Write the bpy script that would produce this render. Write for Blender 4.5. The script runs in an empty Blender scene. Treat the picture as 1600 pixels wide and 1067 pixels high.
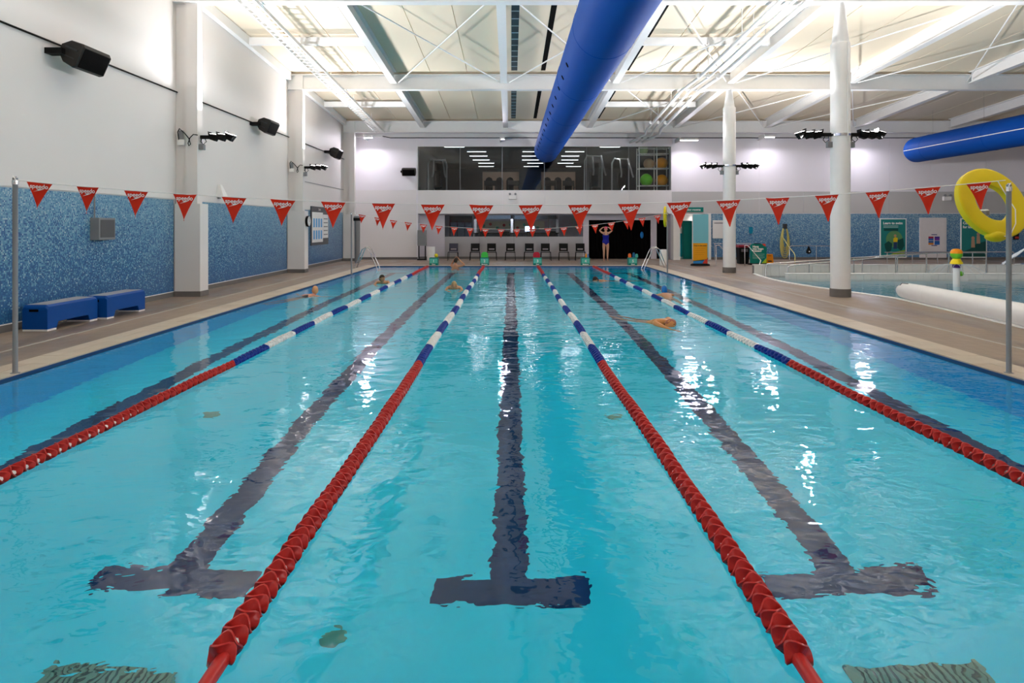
import bpy, bmesh, math, random
from mathutils import Vector, Matrix, Euler
random.seed(7)
PI = math.pi
S = bpy.context.scene
COL = S.collection

# ------------------------------------------------------------------ camera, world, light, exposure
CAMZ = 1.78
cam = bpy.data.cameras.new('camera')
cam.sensor_width = 36.0
cam.lens = 22.5
cam.shift_x = 0.00125
cam.shift_y = -0.1134
cam.clip_start = 0.05
cam.clip_end = 300
camo = bpy.data.objects.new('camera', cam)
COL.objects.link(camo)
camo.location = (0, 0, CAMZ)
camo.rotation_euler = (PI / 2, 0, 0)
S.camera = camo

w = bpy.data.worlds.new('world')
S.world = w
w.use_nodes = True
w.node_tree.nodes['Background'].inputs[0].default_value = (0.5, 0.55, 0.62, 1)
w.node_tree.nodes['Background'].inputs[1].default_value = 0.05

vs = S.view_settings
vs.view_transform = 'Standard'
vs.look = 'None'
vs.gamma = 1.0
vs.use_curve_mapping = False
vs.exposure = 1.04

cy = S.cycles
cy.use_denoising = True
cy.max_bounces = 32
cy.diffuse_bounces = 20
cy.glossy_bounces = 20
cy.transmission_bounces = 24
cy.transparent_max_bounces = 12
cy.caustics_refractive = True
cy.caustics_reflective = True
cy.sample_clamp_indirect = 25.0
cy.blur_glossy = 0.0

FLOOD_W = 300.0          # one column floodlight bar
FLOOD_COL = (0.985, 0.975, 1.0)
WASH_W = 44.0            # one wall-wash strip
WASH_COL = (0.93, 0.88, 1.0)
GYM_W = 16.0
FLOOD_TILT = 40.0        # heads lean out over the pool

# ------------------------------------------------------------------ room numbers
WL, WR, WB, WF = -8.2, 27.0, 32.6, -8.0     # wall planes
DECK = 0.04
PX = 5.78                                   # pool half width
PY0, PY1 = 2.33, 27.53
PDEPTH = 1.6
GIRD = [0.0, 7.8, 15.65, 23.6, 31.4]
BEAMX = [-4.3, -0.25, 3.85, 8.06, 12.5, 16.9, 21.5]


def ceil_z(y):
    return 7.42 - 0.056 * (y - 23.3)


def pt(px, py, D):
    return Vector(((px - 798) * D / 1000, D, CAMZ + (352 - py) * D / 1000))


# ------------------------------------------------------------------ materials
MATS = {}


def nodes_of(name):
    m = bpy.data.materials.new(name)
    m.use_nodes = True
    nt = m.node_tree
    return m, nt, nt.nodes['Principled BSDF'], nt.nodes['Material Output']


def mat(name, col, rough=0.5, metal=0.0, var=0.06, scale=6.0, bump=0.0, bscale=40.0, spec=0.22, emit=None, estr=0.0, sub=0.0):
    if name in MATS:
        return MATS[name]
    m, nt, b, out = nodes_of(name)
    N, L = nt.nodes, nt.links
    tc = N.new('ShaderNodeTexCoord')
    if var > 0:
        nz = N.new('ShaderNodeTexNoise')
        nz.inputs['Scale'].default_value = scale
        nz.inputs['Detail'].default_value = 4
        L.new(tc.outputs['Object'], nz.inputs['Vector'])
        mx = N.new('ShaderNodeMix')
        mx.data_type = 'RGBA'
        mx.inputs[6].default_value = tuple(c * (1 - var) for c in col) + (1,)
        mx.inputs[7].default_value = tuple(min(1, c * (1 + var)) for c in col) + (1,)
        L.new(nz.outputs['Fac'], mx.inputs[0])
        L.new(mx.outputs[2], b.inputs['Base Color'])
    else:
        b.inputs['Base Color'].default_value = (*col, 1)
    b.inputs['Roughness'].default_value = rough
    b.inputs['Metallic'].default_value = metal
    b.inputs['Specular IOR Level'].default_value = spec
    if emit:
        b.inputs['Emission Color'].default_value = (*emit, 1)
        b.inputs['Emission Strength'].default_value = estr
    if bump > 0:
        n2 = N.new('ShaderNodeTexNoise')
        n2.inputs['Scale'].default_value = bscale
        L.new(tc.outputs['Object'], n2.inputs['Vector'])
        bp = N.new('ShaderNodeBump')
        bp.inputs['Strength'].default_value = bump
        bp.inputs['Distance'].default_value = 0.01
        L.new(n2.outputs['Fac'], bp.inputs['Height'])
        L.new(bp.outputs['Normal'], b.inputs['Normal'])
    MATS[name] = m
    return m


def mosaic(name, top, bot, zlo, zhi, cell=0.03, wet=0.25, axis='Y'):
    """small random glass tiles, paler towards the top of the wall (the tiles themselves are paler there)"""
    m, nt, b, out = nodes_of(name)
    N, L = nt.nodes, nt.links
    tc = N.new('ShaderNodeTexCoord')
    dv = N.new('ShaderNodeVectorMath'); dv.operation = 'DIVIDE'
    dv.inputs[1].default_value = (cell, cell, cell)
    L.new(tc.outputs['Object'], dv.inputs[0])
    fl = N.new('ShaderNodeVectorMath'); fl.operation = 'FLOOR'
    L.new(dv.outputs[0], fl.inputs[0])
    sx = N.new('ShaderNodeSeparateXYZ'); L.new(fl.outputs[0], sx.inputs[0])
    cb = N.new('ShaderNodeCombineXYZ')
    L.new(sx.outputs[axis], cb.inputs['X']); L.new(sx.outputs['Z'], cb.inputs['Y'])
    wn = N.new('ShaderNodeTexWhiteNoise'); wn.noise_dimensions = '3D'
    L.new(cb.outputs[0], wn.inputs['Vector'])
    # per-tile colours
    rp = N.new('ShaderNodeValToRGB')
    e = rp.color_ramp.elements
    cols = [(0.0, bot[0]), (0.35, bot[1]), (0.7, bot[2]), (0.93, bot[3])]
    e[0].position = 0; e[0].color = (*cols[0][1], 1)
    e[1].position = 1; e[1].color = (*cols[3][1], 1)
    for p, c in cols[1:3]:
        k = e.new(p); k.color = (*c, 1)
    rp.color_ramp.interpolation = 'CONSTANT'
    L.new(wn.outputs['Value'], rp.inputs[0])
    rp2 = N.new('ShaderNodeValToRGB')
    e = rp2.color_ramp.elements
    e[0].position = 0; e[0].color = (*top[0], 1)
    e[1].position = 0.9; e[1].color = (*top[3], 1)
    for p, c in ((0.35, top[1]), (0.65, top[2])):
        k = e.new(p); k.color = (*c, 1)
    rp2.color_ramp.interpolation = 'CONSTANT'
    L.new(wn.outputs['Value'], rp2.inputs[0])
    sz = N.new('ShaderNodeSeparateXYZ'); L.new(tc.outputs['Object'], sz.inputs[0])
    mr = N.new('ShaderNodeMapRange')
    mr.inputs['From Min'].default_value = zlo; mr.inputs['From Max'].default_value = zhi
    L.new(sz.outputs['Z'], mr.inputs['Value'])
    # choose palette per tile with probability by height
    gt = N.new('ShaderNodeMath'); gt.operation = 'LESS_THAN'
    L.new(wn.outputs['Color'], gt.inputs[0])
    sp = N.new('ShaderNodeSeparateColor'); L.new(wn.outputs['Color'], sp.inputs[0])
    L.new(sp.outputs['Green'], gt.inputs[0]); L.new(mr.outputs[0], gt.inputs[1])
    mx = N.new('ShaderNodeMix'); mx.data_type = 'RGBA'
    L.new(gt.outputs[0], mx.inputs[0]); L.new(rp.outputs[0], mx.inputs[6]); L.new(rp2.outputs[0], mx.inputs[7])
    # grout
    fr = N.new('ShaderNodeVectorMath'); fr.operation = 'FRACTION'; L.new(dv.outputs[0], fr.inputs[0])
    sf = N.new('ShaderNodeSeparateXYZ'); L.new(fr.outputs[0], sf.inputs[0])
    mn = N.new('ShaderNodeMath'); mn.operation = 'MINIMUM'
    L.new(sf.outputs[axis], mn.inputs[0]); L.new(sf.outputs['Z'], mn.inputs[1])
    lt = N.new('ShaderNodeMath'); lt.operation = 'LESS_THAN'; lt.inputs[1].default_value = 0.08
    L.new(mn.outputs[0], lt.inputs[0])
    m2 = N.new('ShaderNodeMix'); m2.data_type = 'RGBA'
    m2.inputs[7].default_value = (0.10, 0.22, 0.34, 1)
    L.new(lt.outputs[0], m2.inputs[0]); L.new(mx.outputs[2], m2.inputs[6])
    L.new(m2.outputs[2], b.inputs['Base Color'])
    b.inputs['Roughness'].default_value = wet
    MATS[name] = m
    return m


def deck_mat():
    m, nt, b, out = nodes_of('deck_tile')
    N, L = nt.nodes, nt.links
    tc = N.new('ShaderNodeTexCoord')
    br = N.new('ShaderNodeTexBrick')
    br.offset = 0.0
    br.inputs['Scale'].default_value = 1.0
    br.inputs['Brick Width'].default_value = 0.2
    br.inputs['Row Height'].default_value = 0.2
    br.inputs['Mortar Size'].default_value = 0.003
    br.inputs['Color1'].default_value = (0.265, 0.205, 0.158, 1)
    br.inputs['Color2'].default_value = (0.295, 0.228, 0.175, 1)
    br.inputs['Mortar'].default_value = (0.14, 0.125, 0.115, 1)
    L.new(tc.outputs['Object'], br.inputs['Vector'])
    nz = N.new('ShaderNodeTexNoise'); nz.inputs['Scale'].default_value = 0.7; nz.inputs['Detail'].default_value = 6
    mp = N.new('ShaderNodeMapping'); mp.inputs['Scale'].default_value = (1.8, 0.5, 1)
    L.new(tc.outputs['Object'], mp.inputs[0]); L.new(mp.outputs[0], nz.inputs['Vector'])
    rp = N.new('ShaderNodeValToRGB')
    rp.color_ramp.elements[0].position = 0.38; rp.color_ramp.elements[0].color = (0.7, 0.69, 0.69, 1)
    rp.color_ramp.elements[1].position = 0.6; rp.color_ramp.elements[1].color = (1.08, 1.06, 1.04, 1)
    L.new(nz.outputs['Fac'], rp.inputs[0])
    mu = N.new('ShaderNodeMix'); mu.data_type = 'RGBA'; mu.blend_type = 'MULTIPLY'; mu.inputs[0].default_value = 1
    L.new(br.outputs['Color'], mu.inputs[6]); L.new(rp.outputs[0], mu.inputs[7])
    L.new(mu.outputs[2], b.inputs['Base Color'])
    r2 = N.new('ShaderNodeMapRange')
    r2.inputs['To Min'].default_value = 0.3; r2.inputs['To Max'].default_value = 0.6
    r2.inputs['From Min'].default_value = 0.35; r2.inputs['From Max'].default_value = 0.6
    L.new(nz.outputs['Fac'], r2.inputs['Value']); L.new(r2.outputs[0], b.inputs['Roughness'])
    n3 = N.new('ShaderNodeTexNoise'); n3.inputs['Scale'].default_value = 60
    L.new(tc.outputs['Object'], n3.inputs['Vector'])
    bp = N.new('ShaderNodeBump'); bp.inputs['Strength'].default_value = 0.25; bp.inputs['Distance'].default_value = 0.004
    L.new(n3.outputs['Fac'], bp.inputs['Height']); L.new(bp.outputs['Normal'], b.inputs['Normal'])
    MATS['deck'] = m
    return m


def water_mat(name, tint, amp=1.0, scale=1.0):
    m = bpy.data.materials.new(name)
    m.use_nodes = True
    nt = m.node_tree
    N, L = nt.nodes, nt.links
    N.remove(N['Principled BSDF'])
    out = N['Material Output']
    tc = N.new('ShaderNodeTexCoord')

    def noise(sc, st, det=2, dist=0.0):
        mp = N.new('ShaderNodeMapping'); mp.inputs['Scale'].default_value = st
        L.new(tc.outputs['Object'], mp.inputs[0])
        n = N.new('ShaderNodeTexNoise')
        n.inputs['Scale'].default_value = sc * scale
        n.inputs['Detail'].default_value = det
        n.inputs['Roughness'].default_value = 0.45
        n.inputs['Distortion'].default_value = dist
        L.new(mp.outputs[0], n.inputs['Vector'])
        return n

    def mul(a, k):
        x = N.new('ShaderNodeMath'); x.operation = 'MULTIPLY'
        L.new(a, x.inputs[0])
        if isinstance(k, float):
            x.inputs[1].default_value = k
        else:
            L.new(k, x.inputs[1])
        return x.outputs[0]

    def add(a, c):
        x = N.new('ShaderNodeMath'); x.operation = 'ADD'
        L.new(a, x.inputs[0]); L.new(c, x.inputs[1])
        return x.outputs[0]
    big = noise(0.9, (1.0, 1.0, 1), 1, 0.3)
    mid = noise(2.6, (1.0, 1.2, 1), 2, 0.6)
    fine = noise(8.0, (0.8, 1.25, 1), 2, 0.4)
    msk = noise(0.35, (1, 0.6, 1), 2, 0.0)
    mr = N.new('ShaderNodeMapRange')
    mr.inputs['From Min'].default_value = 0.42; mr.inputs['From Max'].default_value = 0.62
    mr.inputs['To Min'].default_value = 0.25; mr.inputs['To Max'].default_value = 1.0
    L.new(msk.outputs['Fac'], mr.inputs['Value'])
    h = add(mul(big.outputs['Fac'], 0.016 * amp), mul(mid.outputs['Fac'], 0.0075 * amp))
    h = add(h, mul(mul(fine.outputs['Fac'], mr.outputs[0]), 0.0045 * amp))
    bp = N.new('ShaderNodeBump')
    bp.inputs['Strength'].default_value = 1.0
    bp.inputs['Distance'].default_value = 1.0
    L.new(h, bp.inputs['Height'])
    fr = N.new('ShaderNodeFresnel'); fr.inputs['IOR'].default_value = 1.333
    L.new(bp.outputs['Normal'], fr.inputs['Normal'])
    rf = N.new('ShaderNodeBsdfRefraction'); rf.inputs['IOR'].default_value = 1.333
    rf.inputs['Color'].default_value = (*tint, 1); rf.inputs['Roughness'].default_value = 0.0
    gl = N.new('ShaderNodeBsdfGlossy'); gl.inputs['Roughness'].default_value = 0.0
    gl.inputs['Color'].default_value = (1, 1, 1, 1)
    L.new(bp.outputs['Normal'], rf.inputs['Normal']); L.new(bp.outputs['Normal'], gl.inputs['Normal'])
    mx = N.new('ShaderNodeMixShader')
    L.new(fr.outputs[0], mx.inputs[0]); L.new(rf.outputs[0], mx.inputs[1]); L.new(gl.outputs[0], mx.inputs[2])
    L.new(mx.outputs[0], out.inputs['Surface'])
    MATS[name] = m
    return m


def glass_mat(name, tint=(0.9, 0.95, 0.95), refl=1.0):
    m = bpy.data.materials.new(name)
    m.use_nodes = True
    nt = m.node_tree
    N, L = nt.nodes, nt.links
    N.remove(N['Principled BSDF'])
    out = N['Material Output']
    fr = N.new('ShaderNodeFresnel'); fr.inputs['IOR'].default_value = 1.5
    mu = N.new('ShaderNodeMath'); mu.operation = 'MULTIPLY'; mu.inputs[1].default_value = refl
    mu.use_clamp = True
    L.new(fr.outputs[0], mu.inputs[0])
    tr = N.new('ShaderNodeBsdfTransparent'); tr.inputs['Color'].default_value = (*tint, 1)
    gl = N.new('ShaderNodeBsdfGlossy'); gl.inputs['Roughness'].default_value = 0.0
    mx = N.new('ShaderNodeMixShader')
    L.new(mu.outputs[0], mx.inputs[0]); L.new(tr.outputs[0], mx.inputs[1]); L.new(gl.outputs[0], mx.inputs[2])
    L.new(mx.outputs[0], out.inputs['Surface'])
    MATS[name] = m
    return m


def emis(name, col, s):
    return mat(name, (0.8, 0.8, 0.8), 0.4, var=0.0, emit=col, estr=s)


WHITE = mat('wall_paint_white', (0.70, 0.668, 0.645), 0.55, var=0.03, scale=0.8)
LILAC = mat('back_wall_paint', (0.80, 0.77, 0.81), 0.5, var=0.03, scale=0.8)
STEEL = mat('white_painted_steel', (0.76, 0.755, 0.75), 0.4, var=0.03)
GREYST = mat('shaded_grey_steel', (0.26, 0.36, 0.40), 0.5, var=0.05)
CEILM = mat('cream_ceiling_panel', (0.75, 0.655, 0.51), 0.6, var=0.03, scale=1.0)
BLACK = mat('black_plastic', (0.005, 0.0048, 0.0045), 0.5, var=0.15, spec=0.15)
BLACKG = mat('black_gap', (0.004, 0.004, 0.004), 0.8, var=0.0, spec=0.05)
DARK = mat('charcoal', (0.035, 0.036, 0.04), 0.6)
GREYP = mat('grey_painted_metal', (0.22, 0.225, 0.235), 0.35, var=0.05)
CHROME = mat('stainless_steel', (0.68, 0.68, 0.68), 0.22, metal=1.0, var=0.04)
SKIRT = mat('skirting_tile_grey', (0.15, 0.14, 0.13), 0.5)
DECKM = deck_mat()
COPING = mat('coping_tile_cream', (0.53, 0.45, 0.355), 0.45, var=0.12, scale=3)
COPING2 = mat('coping_tile_sand', (0.48, 0.395, 0.305), 0.45, var=0.12, scale=3)
DRAINM = mat('drain_strip', (0.40, 0.37, 0.33), 0.6)
POOLT = mat('pool_tile_aqua', (0.03, 0.83, 1.0), 0.5, var=0.04, scale=2.0)
POOLW = mat('pool_wall_tile_blue', (0.02, 0.56, 0.92), 0.5, var=0.05, scale=2.0)
NAVY = mat('navy_tile', (0.012, 0.055, 0.16), 0.5, var=0.15)
NAVYL = mat('lane_line_tile', (0.003, 0.035, 0.12), 0.5, var=0.2)
GRATE = mat('grate_green_grey', (0.14, 0.33, 0.25), 0.5)
WATER = water_mat('pool_water', (0.88, 0.985, 1.0), 1.2)
WATER2 = water_mat('leisure_water', (0.82, 0.93, 0.96), 1.0, 1.0)
GLASS = glass_mat('window_glass', (0.92, 0.95, 0.95), 0.8)
RED = mat('red_plastic', (0.46, 0.026, 0.022), 0.3, var=0.1)
BLUEP = mat('royal_blue_plastic', (0.003, 0.032, 0.27), 0.35, var=0.1)
WHITEP = mat('white_plastic', (0.78, 0.77, 0.75), 0.4, var=0.04)
FLAGM = mat('red_vinyl_flag', (0.66, 0.026, 0.005), 0.45, var=0.08)
PRINT = mat('white_print', (0.85, 0.82, 0.80), 0.5, var=0.0)
DUCTM = mat('blue_fabric_duct', (0.0, 0.062, 0.33), 0.6, var=0.04, scale=2, spec=0.1)
BENCHB = mat('blue_bench_plastic', (0.0, 0.062, 0.29), 0.45, var=0.08)
BENCHT = mat('bench_top_grey', (0.36, 0.37, 0.40), 0.4, var=0.08)
YELLOW = mat('yellow_foam', (0.72, 0.56, 0.010), 0.45, var=0.06)
SKIN1 = mat('skin_fair', (0.60, 0.34, 0.23), 0.45, var=0.08)
SKIN2 = mat('skin_tan', (0.48, 0.25, 0.13), 0.4, var=0.08)
HAIRD = mat('hair_dark', (0.025, 0.017, 0.012), 0.5)
HAIRB = mat('hair_blond', (0.42, 0.28, 0.13), 0.5)
ORANGE = mat('orange_rubber', (0.80, 0.27, 0.008), 0.35, var=0.06)
GREEN = mat('green_rubber', (0.16, 0.50, 0.03), 0.35, var=0.06)
TEAL = mat('teal_print', (0.004, 0.20, 0.16), 0.45, var=0.06)
TEALL = mat('pale_teal_print', (0.10, 0.48, 0.38), 0.45, var=0.06)
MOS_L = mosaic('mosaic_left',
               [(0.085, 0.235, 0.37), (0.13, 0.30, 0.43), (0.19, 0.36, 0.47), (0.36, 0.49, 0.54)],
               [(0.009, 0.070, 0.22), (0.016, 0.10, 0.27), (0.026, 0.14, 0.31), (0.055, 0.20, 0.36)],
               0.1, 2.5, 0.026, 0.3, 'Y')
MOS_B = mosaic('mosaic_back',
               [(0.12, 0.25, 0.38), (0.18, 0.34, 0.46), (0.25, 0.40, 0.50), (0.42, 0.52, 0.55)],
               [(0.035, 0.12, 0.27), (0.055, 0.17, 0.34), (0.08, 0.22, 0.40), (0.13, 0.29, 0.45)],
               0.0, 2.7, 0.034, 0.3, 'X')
LENS = emis('lamp_lens', (1.0, 0.95, 0.92), 7.0)
STRIPM = emis('strip_lamp', (0.95, 0.92, 1.0), 14.0)


# ------------------------------------------------------------------ mesh builder
class MB:
    def __init__(s):
        s.v = []
        s.f = []

    def add(s, vs_, fs_):
        o = len(s.v)
        s.v += [tuple(x) for x in vs_]
        s.f += [tuple(i + o for i in f) for f in fs_]
        return s

    def box(s, x0, x1, y0, y1, z0, z1, M=None):
        vs_ = [Vector(p) for p in ((x0, y0, z0), (x1, y0, z0), (x1, y1, z0), (x0, y1, z0), (x0, y0, z1), (x1, y0, z1), (x1, y1, z1), (x0, y1, z1))]
        if M:
            vs_ = [M @ p for p in vs_]
        return s.add(vs_, [(0, 3, 2, 1), (4, 5, 6, 7), (0, 1, 5, 4), (1, 2, 6, 5), (2, 3, 7, 6), (3, 0, 4, 7)])

    def cbox(s, c, d, M=None):
        return s.box(c[0] - d[0] / 2, c[0] + d[0] / 2, c[1] - d[1] / 2, c[1] + d[1] / 2, c[2] - d[2] / 2, c[2] + d[2] / 2, M)

    def rings(s, rings, caps=True, closed=True):
        n = len(rings[0])
        o = len(s.v)
        for r in rings:
            s.v += [tuple(p) for p in r]
        for i in range(len(rings) - 1):
            for j in range(n if closed else n - 1):
                k = (j + 1) % n
                s.f.append((o + i * n + j, o + i * n + k, o + (i + 1) * n + k, o + (i + 1) * n + j))
        if caps:
            s.f.append(tuple(o + j for j in reversed(range(n))))
            s.f.append(tuple(o + (len(rings) - 1) * n + j for j in range(n)))
        return s

    def tube(s, pts, r, n=8, caps=True):
        pts = [Vector(p) for p in pts]
        rs = r if isinstance(r, (list, tuple)) else [r] * len(pts)
        rg = []
        up = None
        for i, p in enumerate(pts):
            if i == 0:
                t = pts[1] - p
            elif i == len(pts) - 1:
                t = p - pts[i - 1]
            else:
                t = (pts[i + 1] - p).normalized() + (p - pts[i - 1]).normalized()
            t.normalize()
            if up is None:
                up = Vector((0, 0, 1)) if abs(t.z) < 0.9 else Vector((1, 0, 0))
            a = t.cross(up)
            if a.length < 1e-5:
                a = t.cross(Vector((0, 1, 0)))
            a.normalize()
            b = a.cross(t).normalized()
            up = b
            rg.append([p + (a * math.cos(2 * PI * k / n) + b * math.sin(2 * PI * k / n)) * rs[i] for k in range(n)])
        return s.rings(rg, caps)

    def lathe(s, prof, n=20, M=None, caps=True):
        rg = []
        for r, z in prof:
            ring = [Vector((r * math.cos(2 * PI * k / n), r * math.sin(2 * PI * k / n), z)) for k in range(n)]
            if M:
                ring = [M @ p for p in ring]
            rg.append(ring)
        return s.rings(rg, caps)

    def sphere(s, c, r, n=14, m=9, sc=(1, 1, 1)):
        c = Vector(c)
        rg = []
        for i in range(m + 1):
            a = -PI / 2 + PI * min(max(i / m, 0.02), 0.98)
            rg.append([c + Vector((math.cos(a) * math.cos(2 * PI * k / n) * r * sc[0], math.cos(a) * math.sin(2 * PI * k / n) * r * sc[1], math.sin(a) * r * sc[2])) for k in range(n)])
        return s.rings(rg, True)

    def prism(s, poly, t, M=None):
        """polygon in local XZ plane, thickness t along +Y from y=0"""
        n = len(poly)
        a = [Vector((x, 0, z)) for x, z in poly]
        b = [Vector((x, t, z)) for x, z in poly]
        vs_ = a + b
        if M:
            vs_ = [M @ p for p in vs_]
        fs = [tuple(range(n)), tuple(n + i for i in reversed(range(n)))]
        for i in range(n):
            j = (i + 1) % n
            fs.append((i, n + i, n + j, j))
        return s.add(vs_, fs)

    def mesh(s, name, smooth=None):
        me = bpy.data.meshes.new(name)
        me.from_pydata(s.v, [], s.f)
        bm = bmesh.new()
        bm.from_mesh(me)
        bmesh.ops.recalc_face_normals(bm, faces=bm.faces[:])
        bm.to_mesh(me)
        bm.free()
        if smooth:
            me.shade_smooth()
            me.set_sharp_from_angle(angle=math.radians(smooth))
        return me

    def obj(s, name, m, parent=None, smooth=None, loc=None, bevel=0.0, **kw):
        o = bpy.data.objects.new(name, s.mesh(name, smooth))
        o.data.materials.append(m)
        COL.objects.link(o)
        if bevel:
            md = o.modifiers.new('bevel', 'BEVEL')
            md.width = bevel
            md.segments = 2
            md.limit_method = 'ANGLE'
        if parent:
            o.parent = parent
        if loc:
            o.location = loc
        for k, v in kw.items():
            o[k] = v
        return o


def thing(name, label, cat, loc=(0, 0, 0), rz=0.0, group=None):
    o = bpy.data.objects.new(name, None)
    COL.objects.link(o)
    o.empty_display_size = 0.1
    o.location = loc
    o.rotation_euler = (0, 0, rz)
    o['label'] = label
    o['category'] = cat
    if group:
        o['group'] = group
    return o


def tag(o, label, cat, group=None, kind=None):
    o['label'] = label
    o['category'] = cat
    if group:
        o['group'] = group
    if kind:
        o['kind'] = kind
    return o


def struct(name, mb, m, parent=None, smooth=None, loc=None, bevel=0.0):
    o = mb.obj(name, m, parent, smooth, loc, bevel)
    o['kind'] = 'structure'
    return o


def sroot(name, loc=(0, 0, 0), rz=0):
    o = bpy.data.objects.new(name, None)
    COL.objects.link(o)
    o.location = loc
    o.rotation_euler = (0, 0, rz)
    o['kind'] = 'structure'
    return o


def link_mesh(name, me, parent, loc=(0, 0, 0), rot=(0, 0, 0), scale=None):
    o = bpy.data.objects.new(name, me)
    COL.objects.link(o)
    o.parent = parent
    o.location = loc
    o.rotation_euler = rot
    if scale:
        o.scale = scale
    return o


def copy_tree(o, parent=None, **kw):
    c = o.copy()
    COL.objects.link(c)
    if parent:
        c.parent = parent
    for k, v in kw.items():
        if k == 'loc':
            c.location = v
        elif k == 'rz':
            c.rotation_euler = (0, 0, v)
        else:
            c[k] = v
    for ch in list(o.children):
        copy_tree(ch, c)
    return c


TEXTC = {}


def text_mesh(txt, size, m, ext=0.001, bold=0.0, align='CENTER', shear=0.0, spacing=1.0):
    key = (txt, size, m.name, bold, align, shear)
    if key in TEXTC:
        return TEXTC[key]
    cu = bpy.data.curves.new('text', 'FONT')
    cu.body = txt
    cu.size = size
    cu.extrude = ext
    cu.offset = bold
    cu.align_x = align
    cu.shear = shear
    cu.space_character = spacing
    cu.resolution_u = 3
    o = bpy.data.objects.new('text', cu)
    COL.objects.link(o)
    dg = bpy.context.evaluated_depsgraph_get()
    me = bpy.data.meshes.new_from_object(o.evaluated_get(dg))
    bpy.data.objects.remove(o)
    me.materials.clear()
    me.materials.append(m)
    # stand upright: XY -> XZ, facing -Y
    me.transform(Matrix.Rotation(PI / 2, 4, 'X'))
    TEXTC[key] = me
    return me


def text(name, txt, size, m, parent, loc, **kw):
    return link_mesh(name, text_mesh(txt, size, m, **kw), parent, loc)


def area(name, loc, rot, sx, sy, watt, col, spread=None):
    l = bpy.data.lights.new(name, 'AREA')
    l.shape = 'RECTANGLE'
    l.size = sx
    l.size_y = sy
    l.energy = watt
    l.color = col
    if spread:
        l.spread = spread
    o = bpy.data.objects.new(name, l)
    COL.objects.link(o)
    o.location = loc
    o.rotation_euler = rot
    return o


# ================================================================== ROOM SHELL
# ---- leisure pool outline (deck edge), from far to near
LEIS = [(8.75, 22.9), (8.6, 22.0), (8.42, 20.6), (8.42, 19.5), (8.55, 18.3), (8.75, 17.3), (9.0, 16.2), (9.2, 15.2), (9.1, 14.0), (8.95, 12.6), (8.75, 11.0), (8.6, 9.5), (8.5, 7.0)]
CW = 0.5   # coping width
floor = sroot('floor')
fm = MB()


def slab(mb, poly, z0, z1):
    n = len(poly)
    mb.add([(x, y, z0) for x, y in poly] + [(x, y, z1) for x, y in poly],
           [tuple(reversed(range(n))), tuple(range(n, 2 * n))] + [(i, (i + 1) % n, n + (i + 1) % n, n + i) for i in range(n)])


EX = PX + CW
slab(fm, [(WL, WF), (WR, WF), (WR, PY0 - CW), (WL, PY0 - CW)], -0.2, DECK)
slab(fm, [(WL, PY0 - CW), (-EX, PY0 - CW), (-EX, PY1 + CW), (WL, PY1 + CW)], -0.2, DECK)
slab(fm, [(WL, PY1 + CW), (EX, PY1 + CW), (EX, 33.4), (WL, 33.4)], -0.2, DECK)
slab(fm, [(EX, 23.05), (WR, 23.05), (WR, 33.4), (EX, 33.4)], -0.2, DECK)
slab(fm, [(EX, PY0 - CW), (8.5, PY0 - CW)] + [p for p in reversed(LEIS)] + [(8.75, 23.05), (EX, 23.05)], -0.2, DECK)
slab(fm, [(8.5, PY0 - CW), (WR, PY0 - CW), (WR, 7.0), (8.5, 7.0)], -0.2, DECK)
struct('deck_slab', fm, DECKM, floor)
MB().box(-7.03, -6.97, PY0 - CW, 32.0, DECK, DECK + 0.003).obj('drain_channel', DRAINM, floor)
MB().box(7.17, 7.24, PY0 - CW, 31.0, DECK, DECK + 0.003).obj('drain_channel', DRAINM, floor)
# coping tiles: two rows all round
cm = [MB().box(-0.1225, 0.1225, -0.2475, 0.2475, -0.1, DECK + 0.004).mesh('coping_tile') for _ in range(2)]
cm[0].materials.append(COPING)
cm[1].materials.append(COPING2)
for side in (-1, 1):
    for k in range(51):
        for r in range(2):
            link_mesh('coping_tile', cm[(k + r * random.randint(0, 1)) % 2] if random.random() < 0.3 else cm[0], floor,
                      (side * (PX + 0.125 + 0.25 * r), PY1 - 0.25 - 0.5 * k, random.uniform(-0.0008, 0.0008)))
for yy, n in ((PY1 + 0.125, 0), (PY1 + 0.375, 1), (PY0 - 0.125, 0), (PY0 - 0.375, 1)):
    for k in range(25):
        o = link_mesh('coping_tile', cm[k % 2] if random.random() < 0.3 else cm[0], floor, (-6.03 + 0.5025 * k, yy, 0), (0, 0, PI / 2))
# leisure pool white lip following the curve
lip = MB()
lp = [Vector((x, y, 0)) for x, y in LEIS]
L0, L1 = [], []
for i, p in enumerate(lp):
    t = (lp[min(i + 1, len(lp) - 1)] - lp[max(i - 1, 0)]).normalized()
    nrm = Vector((-t.y, t.x, 0))
    if nrm.x < 0:
        nrm = -nrm
    L0.append(p - nrm * 0.10)
    L1.append(p + nrm * 0.06)
rg = []
for a, b in zip(L0, L1):
    rg.append([Vector((a.x, a.y, 0.0)), Vector((a.x, a.y, DECK + 0.015)), Vector(((a.x + b.x) / 2, (a.y + b.y) / 2, DECK + 0.025)), Vector((b.x, b.y, DECK + 0.01)), Vector((b.x, b.y, -0.1))])
lip.rings(rg)
lip.obj('pool_lip', WHITEP, floor, smooth=40)

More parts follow.
